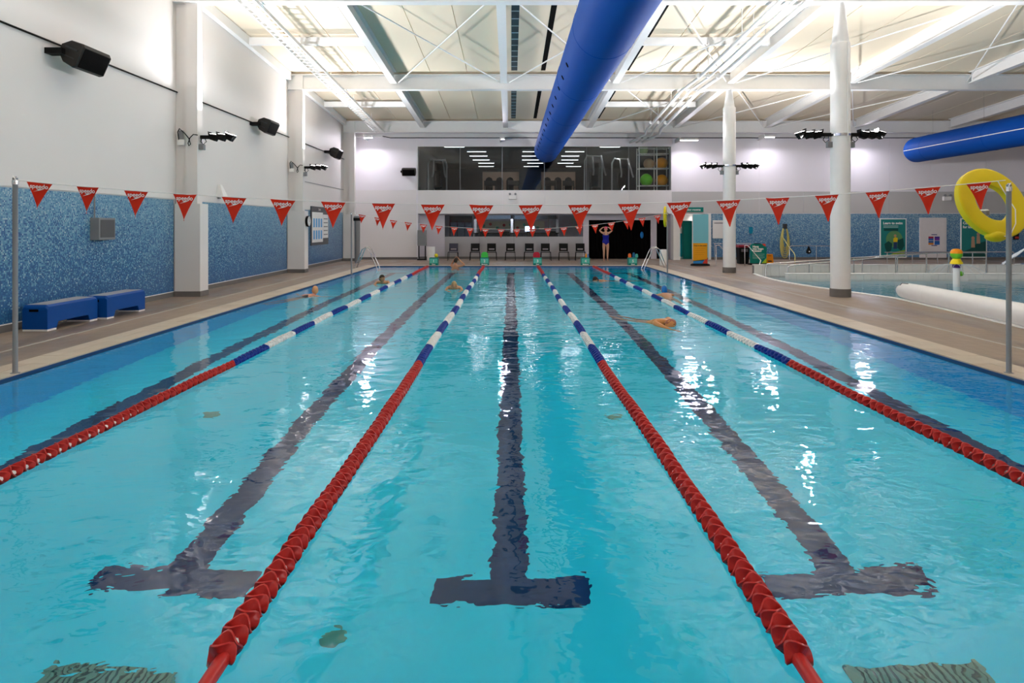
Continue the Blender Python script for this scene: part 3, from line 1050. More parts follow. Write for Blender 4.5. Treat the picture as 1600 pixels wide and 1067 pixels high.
STEP = 0.058
rope_labels = ['outermost lane rope on the mosaic-wall side, red then blue and white floats',
               'lane rope just before the centre lane on the mosaic-wall side, red then blue and white',
               'lane rope just past the centre lane on the leisure-pool side, red then blue and white',
               'outermost lane rope on the leisure-pool side, red then blue and white floats']
for ri, rx in enumerate((-3.56, -1.175, 1.175, 3.56)):
    t = thing('lane_rope', rope_labels[ri], 'lane rope', (rx, 0, 0.008), 0, 'lane ropes on the lap pool')
    MB().tube([(0, PY0 + 0.02, 0.0), (0, PY1 - 0.02, 0.0)], 0.020, 8).obj('cable', WHITEP, t)
    MB().tube([(0, PY0 + 0.03, 0.0), (0, PY0 + 0.31, 0.0)], [0.03, 0.032], 12).obj('end_fitting', RED, t, smooth=40)
    far = {'r': MB(), 'b': MB(), 'w': MB()}
    y = PY0 + 0.29
    k = 0
    while y < PY1 - 0.15:
        c = rope_colour(y)
        rot = (k % 2) * (PI / 3) + random.uniform(-0.25, 0.25)
        bob = 0.006 * math.sin(y * 2.1 + ri) + 0.004 * math.sin(y * 5.3)
        side = 0.012 * math.sin(y * 0.9 + ri * 2)
        if k < 150:
            link_mesh('float_disc', DISCS[c], t, (side, y, bob), (0, rot, 0))
        else:
            me = DISCS[c]
            M = Matrix.Translation((side, y, bob)) @ Matrix.Rotation(rot, 4, 'Y')
            far[c].add([M @ v.co for v in me.vertices], [tuple(p.vertices) for p in me.polygons])
        y += STEP
        k += 1
    for c, m, nm in (('r', RED, 'far_red_floats'), ('b', BLUEP, 'far_blue_floats'), ('w', WHITEP, 'far_white_floats')):
        if far[c].v:
            far[c].obj(nm, m, t, smooth=45, kind='stuff')

# ================================================================== BUNTING
def flag_mesh(w, h, m, name='flag'):
    mb = MB()
    rows = 7
    rg = []
    for i in range(rows + 1):
        f = i / rows
        hw = w / 2 * ((1 - f) - 0.10 * math.sin(PI * f) * (1 - 0.3 * f))
        hw = max(hw, 0.001)
        row = []
        for k in range(5):
            u = -1 + 2 * k / 4
            row.append(Vector((u * hw, 0.012 * math.sin(f * 3 + u * 1.2) * f, -h * f + 0.004 * (u * u) * (1 - f))))
        rg.append(row)
    mb.rings(rg, caps=False, closed=False)
    me = mb.mesh(name, smooth=60)
    me.materials.append(m)
    md = None
    return me


SW = [(-0.075, -0.060), (-0.028, -0.038), (-0.036, -0.032), (0.075, -0.030), (0.02, -0.046), (0.0, -0.044), (0.008, -0.05)]


def print_mesh(w, full=True):
    k = w / 0.29
    mb = MB()
    mb.prism([(-0.058 * k, -0.108 * k), (-0.004 * k, -0.086 * k), (-0.03 * k, -0.074 * k), (0.058 * k, -0.070 * k), (0.012 * k, -0.090 * k)], 0.001, Matrix.Translation((0, -0.001, 0)))
    me = mb.mesh('flag_print')
    if full:
        tmx = text_mesh('speedo', 0.070 * k, PRINT, ext=0.0006, bold=0.0012 * k, shear=0.0)
        bm = bmesh.new()
        bm.from_mesh(me)
        tm_ = tmx.copy()
        tm_.transform(Matrix.Translation((0, -0.001, -0.066 * k)))
        bm.from_mesh(tm_)
        bm.to_mesh(me)
        bm.free()
    me.materials.clear()
    me.materials.append(PRINT)
    return me


def bunting(y, xe, zend, zmid, fxs, w, h, label, full):
    t = thing('bunting_line', label, 'bunting', (0, y, 0), 0)
    zf = lambda x: zmid + (zend - zmid) * (x / xe) ** 2
    pts = [(-xe + 2 * xe * k / 40, 0, zf(-xe + 2 * xe * k / 40)) for k in range(41)]
    MB().tube(pts, 0.005 if full else 0.007, 5).obj('cord', WHITEP, t)
    fm_, pm_ = flag_mesh(w, h, FLAGM), print_mesh(w, True)
    for x in fxs:
        sl = math.atan2(2 * (zend - zmid) * x / xe ** 2, 1)
        yaw = random.uniform(-0.16, 0.16)
        f = link_mesh('flag', fm_, t, (x, 0, zf(x) - 0.004), (random.uniform(-0.05, 0.05), -sl * 0.8 + random.uniform(-0.03, 0.03), yaw))
        link_mesh('flag_print', pm_, f, (0, -0.0045, 0.0))


nearx = [62, 137, 213, 289, 366, 442, 521, 599, 676, 752, 829, 906, 984, 1061, 1138, 1215, 1292, 1371, 1449, 1529]
DN = 7.53
bunting(DN, 5.82, 2.31, 2.02, [(p - 798) * DN / 1000 for p in nearx], 0.288, 0.31, 'line of large red pennant flags strung across the pool on the nearer poles', True)
DFR = 22.7
farx = [566, 590.5, 615, 638, 662, 686, 710, 734.5, 758.5, 783, 807.5, 832, 856, 881, 905, 929.5, 955, 979, 1003, 1027]
bunting(DFR, 5.66, 2.235, 1.64, [(p - 798) * DFR / 1000 for p in farx], 0.27, 0.31, 'line of red pennant flags strung across the far end of the pool', True)


def pole(x, y, h, label, m=GREYP, r=0.028):
    t = thing('flag_pole', label, 'pole', (x, y, DECK), 0, 'bunting poles beside the pool')
    MB().lathe([(0.05, 0.0), (0.05, 0.008), (r + 0.004, 0.012), (r, 0.02), (r, h)], 16).obj('shaft', m, t, smooth=40)
    MB().lathe([(r + 0.006, h - 0.08), (r + 0.006, h - 0.03), (r * 0.8, h - 0.02), (r * 0.6, h + 0.015)], 14).obj('cap', CHROME, t, smooth=40)
    MB().tube([(0.0, -r, h - 0.06), (0.03 if x < 0 else -0.03, -r - 0.01, h - 0.02), (0, -r - 0.005, h + 0.02)], 0.006, 5).obj('cord_loop', WHITEP, t)
    return t


pole(-5.83, DN, 2.30, 'grey steel pole at the pool edge beside the blue benches')
pole(5.86, DN, 2.22, 'grey steel pole at the pool edge carrying the large yellow lifebuoy')
pole(-5.66, 22.75, 2.2, 'dark steel pole at the pool edge beside the far pool ladder')
pole(5.68, 23.2, 2.2, 'slim steel pole at the far pool edge carrying a yellow lifebuoy')

# ================================================================== LIFEBUOYS
def lifebuoy(loc, rot, R, r, label, sx=1.0):
    t = thing('lifebuoy', label, 'lifebuoy', loc)
    t.rotation_euler = rot
    mb = MB()
    n, m = 44, 16
    rg = []
    for i in range(n):
        a = 2 * PI * i / n
        ring = []
        for k in range(m):
            b = 2 * PI * k / m
            cr = math.cos(b)
            sr = math.sin(b)
            # slightly squared section
            cr = math.copysign(abs(cr) ** 0.38, cr)
            sr = math.copysign(abs(sr) ** 0.38, sr)
            ring.append(Vector(((R + r * cr) * math.cos(a), 0.45 * r * sr, (R + r * cr) * math.sin(a))))
        rg.append(ring)
    rg.append(rg[0])
    mb.rings(rg, caps=False)
    mb.obj('ring', YELLOW, t, smooth=35)
    return t


lb = lifebuoy((5.89, DN + 0.32, 2.05), (math.radians(-20), 0, math.radians(8)), 0.345, 0.112, 'large yellow lifebuoy hung on the nearer steel pole')
MB().sphere((-0.08, 0.0, -0.43), 0.12, 14, 8, (1.2, 0.6, 0.55)).obj('rope_pouch', YELLOW, lb, smooth=60)
lr = MB()
lr.tube([(0.12, -0.07, 0.27), (0.16, -0.09, 0.05), (0.2, -0.1, -0.12), (0.14, -0.1, -0.3), (0.02, -0.08, -0.46), (-0.05, -0.05, -0.44)], 0.006, 5)
lr.obj('grab_line', WHITEP, lb, smooth=60)
rl = thing('rope_reel', 'white rescue tube with yellow end behind the large yellow lifebuoy', 'rescue tube', (5.86, DN + 0.5, 1.93))
MB().lathe([(0.035, -0.13), (0.045, -0.12), (0.045, 0.12), (0.035, 0.13)], 14, Matrix.Rotation(PI / 2 - 0.06, 4, 'Y')).obj('tube', WHITEP, rl, smooth=40)
MB().lathe([(0.02, -0.17), (0.04, -0.165), (0.046, -0.13), (0.046, -0.12)], 14, Matrix.Rotation(PI / 2 - 0.06, 4, 'Y')).obj('end_cap', YELLOW, rl, smooth=40)
MB().box(0.02, 0.06, -0.12, -0.03, -0.03, 0.03).obj('bracket', GREYP, rl)
lb2 = lifebuoy((5.66, 23.45, 2.1), (0, 0, math.radians(72)), 0.29, 0.09, 'yellow lifebuoy seen edge-on on the far steel pole')

# ================================================================== BENCHES, WALL ITEMS (left side)
def bench(loc, L, label):
    t = thing('pool_bench', label, 'bench', loc, 0, 'blue step benches by the mosaic wall')
    # side profile in YZ with a cut-out, extruded along X (local X: -w..0 wall->pool)
    wd = 0.42
    hh = 0.43
    poly = [(0, 0.03), (0.22, 0.03), (0.26, 0.13), (L - 0.26, 0.13), (L - 0.22, 0.03), (L, 0.03), (L, hh - 0.04), (L - 0.03, hh), (0.03, hh), (0, hh - 0.04)]
    n = len(poly)
    rg = []
    for x, ins in ((-wd, 0.0), (-wd + 0.03, 0.0), (-0.04, 0.0), (0.0, 0.0)):
        ring = []
        for yv, zv in poly:
            z = zv - (0.03 if (x in (-wd, 0.0) and zv > hh - 0.05) else 0)
            ring.append(Vector((x, yv, z)))
        rg.append(ring)
    MB().rings(rg).obj('body', BENCHB, t, bevel=0.008)
    for y0 in (0.0, L - 0.22):
        MB().box(-wd + 0.005, -0.005, y0 + 0.006, y0 + 0.215, 0.0, 0.03).obj('foot_rail', WHITEP, t)
    MB().box(-wd + 0.05, -0.05, 0.05, L - 0.05, hh, hh + 0.005).obj('top_pad', BENCHT, t)
    MB().box(-wd + 0.12, -wd + 0.27, -0.004, 0.01, 0.32, 0.36).obj('handle_slot', BLACKG, t)
    return t


bench((-7.6, 10.5, DECK), 1.28, 'blue plastic step bench with a handle slot, the nearer of two by the mosaic wall')
bench((-7.48, 11.86, DECK), 1.24, 'blue plastic step bench behind the other bench by the mosaic wall')

t = thing('wall_box', 'grey metal box with a dark front on the blue mosaic wall', 'box', (WL, 12.5, 1.49))
MB().box(-0.02, 0.16, 0.0, 0.52, 0.0, 0.44).obj('case', GREYP, t, bevel=0.01)
MB().box(0.16, 0.168, 0.04, 0.48, 0.05, 0.40).obj('front_panel', mat('smoked_panel', (0.10, 0.10, 0.105), 0.3), t)
MB().tube([(0.02, 0.08, 0.44), (0.02, 0.08, 0.95)], 0.014, 6).obj('conduit', GREYP, t)
t = thing('wall_wedge', 'white wedge-shaped wall fitting just above the mosaic past the large wall column', 'wall light', (WL, 17.8, 2.56))
MB().add([(0, 0, 0), (0.22, 0.0, 0), (0.22, 0.30, 0), (0, 0.30, 0), (0, 0.08, 0.36), (0.08, 0.08, 0.36), (0.08, 0.2, 0.36), (0, 0.2, 0.36)],
         [(0, 3, 2, 1), (4, 5, 6, 7), (0, 1, 5, 4), (1, 2, 6, 5), (2, 3, 7, 6), (3, 0, 4, 7)]).obj('shade', WHITEP, t)
MB().box(-0.0, 0.05, 0.1, 0.2, -0.03, 0.0).obj('mount', GREYP, t)

# pace clock on the column and the schedule board
t = thing('pace_clock', 'round pace clock with black rim on the wall column by the schedule board', 'clock', (-7.555, 23.72, 1.93), PI / 2)
MR = Matrix.Rotation(PI / 2, 4, 'X')
MB().lathe([(0.19, 0.0), (0.205, 0.03), (0.205, 0.07), (0.185, 0.085)], 28, MR).obj('rim', BLACK, t, smooth=40)
MB().lathe([(0.18, 0.084), (0.18, 0.088)], 28, MR).obj('face', WHITEP, t)
MB().box(-0.006, 0.006, -0.093, -0.089, -0.02, 0.15).obj('hand', BLACK, t)
MB().box(-0.02, 0.11, -0.093, -0.089, -0.005, 0.005).obj('hand', RED, t)
t = thing('schedule_board', 'dark notice board with a white lane timetable on the mosaic wall', 'notice board', (WL, 26.2, 0.95), PI / 2)
MB().box(0, 2.4, -0.05, -0.001, 0, 1.62).obj('board', mat('board_grey', (0.10, 0.10, 0.105), 0.5), t)
MB().box(0.05, 1.55, -0.058, -0.05, 0.12, 1.38).obj('timetable', WHITEP, t)
MB().box(1.58, 2.34, -0.058, -0.05, 0.28, 1.30).obj('timetable', WHITEP, t)
BLUEB = mat('timetable_blue', (0.12, 0.38, 0.70), 0.5)
for k in range(4):
    MB().box(0.2 + 0.34 * k, 0.40 + 0.34 * k, -0.062, -0.058, 0.75, 1.12).obj('lane_column', BLUEB, t)
    MB().box(0.2 + 0.34 * k, 0.40 + 0.34 * k, -0.062, -0.058, 0.25, 0.62).obj('lane_column', BLUEB, t)
for k in range(5):
    MB().box(1.66, 2.26, -0.061, -0.058, 0.42 + 0.17 * k, 0.45 + 0.17 * k).obj('text_line', DARK, t)
text('heading', 'lanes', 0.16, PRINT, t, (1.1, -0.052, 1.46))
t = thing('standing_umbrella', 'dark rolled pool cover standing upright in the corner by the ladder', 'rolled cover', (-7.05, 29.4, DECK))
MB().lathe([(0.10, 0.0), (0.12, 0.1), (0.13, 1.9), (0.17, 2.05), (0.16, 2.15), (0.03, 2.2)], 16).obj('roll', GREYP, t, smooth=40)
MB().lathe([(0.175, 1.95), (0.18, 2.08)], 16).obj('strap', BLACK, t)


# ================================================================== POOL LADDERS
def ladder(x, y, s, label):
    t = thing('pool_ladder', label, 'ladder', (x, y, 0), 0, 'ladders at the far pool corners')
    for dy in (0.0, 0.5):
        pts = [(s * 0.62, dy, DECK), (s * 0.45, dy, 0.42), (s * 0.30, dy, 0.80), (s * 0.16, dy, 0.90), (s * 0.02, dy, 0.80), (-s * 0.14, dy, 0.42), (-s * 0.32, dy, 0.02), (-s * 0.34, dy, -1.0)]
        MB().tube(pts, 0.022, 8).obj('handrail', CHROME, t, smooth=60)
        MB().lathe([(0.05, DECK), (0.05, DECK + 0.02)], 12, Matrix.Translation((s * 0.62, dy, 0))).obj('flange', CHROME, t)
    for k in range(3):
        MB().box(-s * 0.34 - 0.04, -s * 0.34 + 0.04, 0.0, 0.5, -0.3 - 0.3 * k, -0.27 - 0.3 * k).obj('step', WHITEP, t)
    return t


ladder(-5.72, 25.9, -1, 'stainless pool ladder at the far corner by the mosaic wall side')
ladder(5.72, 25.9, 1, 'stainless pool ladder at the far corner on the leisure-pool side')

# ================================================================== LANE MARKER BOXES on the far edge
def lane_box(x, num, word, label):
    t = thing('lane_marker', label, 'lane marker', (x, 27.75, DECK), 0, 'green lane marker boxes on the far pool edge')
    MB().box(-0.19, 0.19, 0.0, 0.34, 0.0, 0.34).obj('box', TEAL, t, bevel=0.02)
    MB().box(-0.17, 0.17, -0.006, 0.0, 0.10, 0.30).obj('front_panel', TEALL, t)
    text('number', num, 0.16, PRINT, t, (0, -0.008, 0.14), bold=0.004)
    text('word', word, 0.08, PRINT, t, (0, -0.004, 0.025), bold=0.002)
    return t


for px, n, wd, lb in ((677.5, '1', 'Slow', 'green marker box numbered 1, with a yellow ball on it'), (757, '2', 'Medium', 'green marker box numbered 2, with a green kickboard'),
                      (840, '3', 'Fast', 'green marker box numbered 3, with a red kickboard'), (915, '4', 'Medium', 'green marker box numbered 4, with orange and blue toys'),
                      (989, '5', 'Slow', 'green marker box numbered 5 by the far ladder')):
    lane_box((px - 798) * 27.75 / 1000, n, wd, lb)


def onbox(px):
    return (px - 798) * 27.75 / 1000


o = MB().sphere((0, 0, 0.085), 0.085).obj('ball', mat('yellow_ball', (0.80, 0.62, 0.02), 0.4), smooth=60, loc=(onbox(681), 27.9, DECK + 0.34))
tag(o, 'small yellow ball on the green marker box numbered 1', 'ball')


def kickboard(px, m, label, w_=0.30, h_=0.24, dx=0.0, z=0.34, rx=0.0):
    poly = [(-w_ / 2, 0), (w_ / 2, 0), (w_ / 2, h_ * 0.6), (w_ * 0.38, h_ * 0.88), (w_ * 0.2, h_), (-w_ * 0.2, h_), (-w_ * 0.38, h_ * 0.88), (-w_ / 2, h_ * 0.6)]
    o = MB().prism(poly, 0.035).obj('kickboard', m, loc=(onbox(px) + dx, 27.9, DECK + z), bevel=0.006)
    o.rotation_euler = (-0.1, 0, 0)
    tag(o, label, 'kickboard')


kickboard(757, mat('kick_green', (0.05, 0.45, 0.06), 0.5), 'bright green kickboard standing on marker box 2')
kickboard(838.5, mat('kick_red', (0.42, 0.01, 0.03), 0.5), 'dark red kickboard standing on marker box 3')
kickboard(916.5, ORANGE, 'small orange float standing on marker box 4', 0.07, 0.17)
kickboard(919.5, mat('kick_blue', (0.12, 0.22, 0.48), 0.5), 'small grey-blue float standing on marker box 4', 0.08, 0.16)
kickboard(985, mat('kick_orange_red', (0.75, 0.15, 0.03), 0.5), 'orange-red float standing on marker box 5', 0.13, 0.18)
kickboard(991.5, mat('kick_navy', (0.01, 0.10, 0.22), 0.5), 'dark blue float standing on marker box 5', 0.11, 0.22)
kickboard(996, TEALL, 'pale teal float standing on marker box 5', 0.12, 0.16)

# ================================================================== BACK WALL: lower recess
RY = 33.2
rec = sroot('wall_recess')
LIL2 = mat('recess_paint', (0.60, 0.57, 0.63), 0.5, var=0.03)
MET = mat('brushed_panel', (0.42, 0.41, 0.43), 0.32, metal=0.75, var=0.05, scale=1.5)
wx0, wx1 = (695 - 798) * RY / 1000, (911 - 798) * RY / 1000          # window span
wz0, wz1 = CAMZ + (352 - 369.5) * RY / 1000, CAMZ + (352 - 336) * RY / 1000
r = MB()
r.box(LX0, wx0, RY, RY + 0.2, -0.1, 2.5)
r.box(wx1, (920 - 798) * RY / 1000, RY, RY + 0.2, -0.1, 2.5)
r.box((920 - 798) * RY / 1000, LX1, RY, RY + 0.2, 2.06, 2.5)
r.box((1017 - 798) * RY / 1000, (1026 - 798) * RY / 1000, RY, RY + 0.2, -0.1, 2.06)
r.box(wx0, wx1, RY, RY + 0.2, wz1, 2.5)
r.box(LX0 - 0.2, LX0, WB + 0.3, RY + 0.2, -0.1, 2.5)
r.box(LX1, LX1 + 0.2, WB + 0.3, RY + 0.2, -0.1, 2.5)
r.box(LX0, LX1, WB + 0.3, RY + 0.2, LZ1, LZ1 + 0.1)
struct('recess_wall', r, LIL2, rec)
npan = 4
pw = (wx1 - wx0) / npan
struct('panel_backing', MB().box(wx0, wx1, RY + 0.01, RY + 0.2, -0.1, wz0), DARK, rec)
for k in range(npan):
    MB().box(wx0 + pw * k + 0.004, wx0 + pw * (k + 1) - 0.004, RY - 0.012, RY + 0.01, 0.16, wz0 - 0.004).obj('metal_panel', MET, rec)
struct('baseboard_recess', MB().box(LX0, (920 - 798) * RY / 1000, RY - 0.02, RY, DECK, 0.16), SKIRT)
# black curtains / dark store opening
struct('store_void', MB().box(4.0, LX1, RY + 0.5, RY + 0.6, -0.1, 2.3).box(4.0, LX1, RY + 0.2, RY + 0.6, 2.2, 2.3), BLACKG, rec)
CURT = mat('black_curtain', (0.003, 0.003, 0.003), 0.9, spec=0.03)
x0c, x1c = (920 - 798) * RY / 1000, (1017 - 798) * RY / 1000
for k in range(3):
    t = thing('curtain', ['black curtain drop beside the reception window', 'black curtain drop in the middle of the dark opening', 'black curtain drop by the far ladder side'][k], 'curtain', (x0c + (x1c - x0c) * k / 3, RY + 0.1, 0), 0, 'black curtains across the dark opening')
    wv = (x1c - x0c) / 3
    mb = MB()
    rg = []
    for z in (0.06, 2.04):
        rg.append([Vector((wv * i / 36, 0.03 * math.sin(i * 1.05), z)) for i in range(37)])
    mb.rings(rg, caps=False, closed=False)
    mb.obj('drape', CURT, t, smooth=60)
    MB().box(0.0, wv, -0.01, 0.01, 2.03, 2.06).obj('track', DARK, t)
# blue goggles bag hung on the curtain
o = MB().sphere((0, 0, 0.18), 0.11, 10, 8, (0.8, 0.5, 1.6)).obj('mesh_bag', mat('blue_bag', (0.01, 0.16, 0.48), 0.6), loc=((1003 - 798) * RY / 1000, RY + 0.02, 1.10), smooth=60)
tag(o, 'bright blue mesh bag hanging in front of the black curtain', 'bag')
# reception room behind
RD = mat('reception_dark', (0.03, 0.045, 0.07), 0.5)
RWL = mat('reception_wall', (0.45, 0.43, 0.50), 0.5)
rr = sroot('room_reception')
b = MB()
b.box(LX0, 4.0, 38.0, 38.2, -0.1, 2.8)
b.box(LX0 - 0.2, LX0, RY + 0.2, 38.2, -0.1, 2.8)
b.box(4.0, 4.2, RY + 0.2, 38.2, -0.1, 2.8)
struct('room_wall', b, RWL, rr)
struct('room_floor', MB().box(LX0, 4.0, RY + 0.2, 38.2, -0.1, 0.04), SKIRT, rr)
struct('room_ceiling', MB().box(LX0, 4.0, RY + 0.2, 38.2, 2.6, 2.8), RWL, rr)
window2 = sroot('window_2')
wf = MB()
wf.box(wx0, wx1, RY + 0.02, RY + 0.08, wz0 - 0.04, wz0)
for k in range(npan + 1):
    xx = wx0 + pw * k
    wf.box(xx - 0.02, xx + 0.02, RY + 0.02, RY + 0.08, wz0, wz1)
struct('window_frame', wf, DARK, window2)
for k in range(npan):
    MB().box(wx0 + pw * k + 0.02, wx0 + pw * (k + 1) - 0.02, RY + 0.045, RY + 0.052, wz0, wz1).obj('pane', GLASS, window2)
# things in reception: inner partition frames, signs, desks
t = thing('notice_frieze', 'cream mural board with red prints seen through the reception window', 'mural', (-0.4, 37.9, 1.55))
MB().box(-1.5, 2.4, -0.03, 0.05, 0, 0.48).obj('board', mat('mural_cream', (0.55, 0.55, 0.42), 0.5), t)
for k in range(9):
    MB().lathe([(0.09, 0), (0.09, 0.01)], 10, Matrix.Translation((-1.2 + 0.4 * k, -0.03, 0.2 + 0.12 * math.sin(k * 2.2))) @ Matrix.Rotation(PI / 2, 4, 'X')).obj('print', RED if k % 2 else TEALL, t)
t = thing('partition', 'dark framed partition behind the reception window', 'partition', (-1.9, 36.5, 0.04))
MB().box(-0.2, 4.6, 0, 0.1, 2.1, 2.35).obj('header', RD, t)
for xx in (-0.2, 1.9, 4.5):
    MB().box(xx, xx + 0.14, 0, 0.12, 0, 2.55).obj('post', LIL2, t)
t = thing('reception_counter', 'long dark counter behind the reception window', 'counter', (-2.0, 35.2, 0.04))
MB().box(0, 4.6, 0, 0.6, 0, 1.28).obj('body', RD, t)
MB().box(-0.05, 4.65, -0.05, 0.65, 1.28, 1.33).obj('worktop', BLACK, t)
for k, xx in enumerate((-1.5, -0.3, 1.1, 2.2)):
    t = thing('office_chair', ['dark office chair behind the reception glass by the tall cabinet', 'dark office chair behind the reception glass near its first post', 'dark office chair behind the reception glass near mid window', 'dark office chair behind the reception glass at the curtain end'][k], 'office chair', (xx, 34.6, 0.04), 0, 'chairs behind the reception window')
    MB().box(-0.24, 0.24, 0, 0.06, 0.85, 1.42).obj('backrest', BLACK, t, bevel=0.02)
    MB().box(-0.24, 0.24, -0.45, 0.02, 0.46, 0.54).obj('seat', BLACK, t, bevel=0.02)
    MB().lathe([(0.25, 0.0), (0.22, 0.05), (0.03, 0.09), (0.03, 0.48)], 12, Matrix.Translation((0, -0.2, 0))).obj('pedestal', DARK, t)
    MB().box(-0.03, 0.03, 0.0, 0.04, 0.5, 0.9).obj('spine', DARK, t)
t = thing('tall_cabinet', 'dark blue cabinet with metal doors behind the reception window', 'cabinet', (-3.2, 35.0, 0.04))
MB().box(-0.15, 1.1, 0, 0.5, 0, 2.25).obj('body', RD, t)
for k in range(3):
    MB().box(-0.1 + 0.4 * k, 0.26 + 0.4 * k, -0.02, 0, 0.1, 1.9).obj('door', mat('steel_blue', (0.10, 0.15, 0.24), 0.35), t)
t = thing('monitor_screen', 'small lit screen on the reception counter', 'monitor', (1.05, 35.3, 1.37))
MB().box(-0.28, 0.28, 0, 0.03, 0.05, 0.38).obj('bezel', BLACK, t)
MB().box(-0.26, 0.26, -0.006, 0, 0.07, 0.36).obj('screen', emis('screen', (0.5, 0.65, 1.0), 1.6), t)
MB().box(-0.05, 0.05, 0.0, 0.03, 0, 0.06).obj('stand', BLACK, t)
t = thing('reception_light', 'strip light inside the reception room', 'light', (-0.2, 36.0, 2.55))
MB().box(-1.6, 1.8, -0.06, 0.06, 0.0, 0.05).obj('housing', WHITEP, t)
MB().box(-1.55, 1.75, -0.05, 0.05, -0.012, 0.0).obj('diffuser', emis('rec_strip', (0.9, 0.95, 1), 4.0), t)
area('reception_lamp', (-0.2, 36.0, 2.5), (0, 0, 0), 3.3, 0.1, 22, (0.9, 0.94, 1))

# left side items of recess
t = thing('drying_stand', 'black and grey equipment stand at the recess corner', 'stand', (-4.45, 32.1, DECK))
MB().box(-0.22, 0.22, -0.15, 0.15, 0, 0.06).obj('base', BLACK, t)
for xx in (-0.18, 0.14):
    MB().box(xx, xx + 0.05, -0.03, 0.03, 0.06, 1.5).obj('post', BLACK, t)
MB().box(-0.22, 0.24, -0.05, 0.05, 0.72, 1.5).obj('panel', GREYP, t)
o = MB().lathe([(0.19, 0), (0.2, 0.02), (0.205, 0.66), (0.20, 0.68)], 24).obj('white_bin', WHITEP, loc=(-3.95, 31.7, DECK), smooth=40)
tag(o, 'white cylindrical bin standing at the left end of the chair row', 'bin')
o = MB().lathe([(0.16, 0), (0.165, 0.02), (0.165, 0.66), (0.15, 0.69)], 24).obj('white_bollard', WHITEP, loc=((1037.5 - 798) * 0.0278, 27.9, DECK), smooth=40)
tag(o, 'white cylindrical bollard beside the far ladder and steel pole', 'bollard')

# chairs
def chair(m):
    t = thing('poolside_chair', '', 'chair')
    mb = MB()
    mb.add([(-0.24, -0.24, 0.44), (0.24, -0.24, 0.44), (0.23, 0.22, 0.42), (-0.23, 0.22, 0.42), (-0.24, -0.26, 0.40), (0.24, -0.26, 0.40), (0.23, 0.22, 0.39), (-0.23, 0.22, 0.39)],
           [(0, 1, 2, 3), (7, 6, 5, 4), (0, 4, 5, 1), (1, 5, 6, 2), (2, 6, 7, 3), (3, 7, 4, 0)])
    mb.obj('seat', m, t, bevel=0.012)
    bk = MB()
    M = Matrix.Translation((0, 0.24, 0.42)) @ Matrix.Rotation(-0.18, 4, 'X')
    bk.box(-0.22, 0.22, -0.015, 0.015, 0.17, 0.42, M)
    bk.box(-0.22, 0.22, -0.015, 0.015, 0.03, 0.10, M)
    bk.box(-0.22, -0.14, -0.015, 0.015, 0.10, 0.17, M)
    bk.box(0.14, 0.22, -0.015, 0.015, 0.10, 0.17, M)
    bk.obj('backrest', m, t)
    for sx in (-1, 1):
        MB().tube([(sx * 0.235, -0.22, 0.41), (sx * 0.255, -0.27, 0.0)], 0.015, 6).obj('leg', BLACK, t)
        MB().tube([(sx * 0.225, 0.22, 0.41), (sx * 0.25, 0.30, 0.0)], 0.015, 6).obj('leg', BLACK, t)
        MB().tube([(sx * 0.21, 0.22, 0.40), (sx * 0.20, 0.26, 0.60)], 0.013, 6).obj('back_support', BLACK, t)
    return t


GREYC = mat('grey_blue_plastic', (0.045, 0.045, 0.07), 0.45)
CHD = 31.75
ordn = ['second', 'third', 'fourth', 'fifth', 'sixth', 'seventh', 'eighth']
c0 = chair(GREYC)
c0.location = ((708 - 798) * CHD / 1000, CHD, DECK)
c0['label'] = 'blue-grey plastic chair starting the poolside chair row by the white bin'
c0['group'] = 'chairs below the reception window'
cb_ = chair(BLACK)
for k, px in enumerate((742, 768, 797, 827, 853, 881, 907)):
    o = cb_ if k == 0 else copy_tree(cb_)
    o.location = ((px - 798) * CHD / 1000 + random.uniform(-0.02, 0.02), CHD + random.uniform(-0.03, 0.03), DECK)
    o.rotation_euler = (0, 0, random.uniform(-0.06, 0.06))
    o['label'] = '%s chair from the white bin in the poolside row, black plastic' % ordn[k]
    o['group'] = 'chairs below the reception window'

# ================================================================== BACK WALL: upper gym window
win1 = sroot('window_1')
wfm = MB()
wfm.box(UX0, UX1, WB - 0.02, WB + 0.1, UZ0 - 0.03, UZ0)
wfm.box(UX0, UX1, WB - 0.02, WB + 0.1, UZ1 - 0.03, UZ1)
wfm.box(UX0 - 0.03, UX0, WB - 0.02, WB + 0.1, UZ0, UZ1)
wfm.box(UX1, UX1 + 0.03, WB - 0.02, WB + 0.1, UZ0, UZ1)
struct('window_frame', wfm, STEEL, win1)
for k in range(1, 6):
    xx = UX0 + (UX1 - UX0) * k / 6
    MB().box(xx - 0.012, xx + 0.012, WB + 0.02, WB + 0.05, UZ0, UZ1 - 0.03).obj('mullion', GREYP, win1)
for k in range(6):
    a = UX0 + (UX1 - UX0) * k / 6
    MB().box(a + 0.012, a + (UX1 - UX0) / 6 - 0.012, WB + 0.03, WB + 0.04, UZ0, UZ1 - 0.03).obj('pane', GLASS, win1)
gym = sroot('room_gym')
GD = mat('gym_dark_paint', (0.035, 0.035, 0.036), 0.6)
GP = mat('gym_peach_panel', (0.50, 0.34, 0.25), 0.6)
GZ0 = 3.3
b = MB()
b.box(UX0 - 0.3, UX0 - 0.1, WB + 0.3, 49, GZ0, 6.3).box(9.5, 9.7, WB + 0.3, 49, GZ0, 6.3).box(UX0 - 0.3, 9.7, 49, 49.2, GZ0, 6.3)
b.box(UX1 + 0.03, 9.5, WB + 0.3, WB + 0.4, GZ0, 6.3)
struct('room_wall', b, GD, gym)
struct('room_floor', MB().box(UX0 - 0.3, 9.7, WB + 0.3, 49.2, GZ0 - 0.2, GZ0), GD, gym)
struct('room_ceiling', MB().box(UX0 - 0.3, 9.7, WB + 0.3, 49.2, 6.15, 6.35), GD, gym)
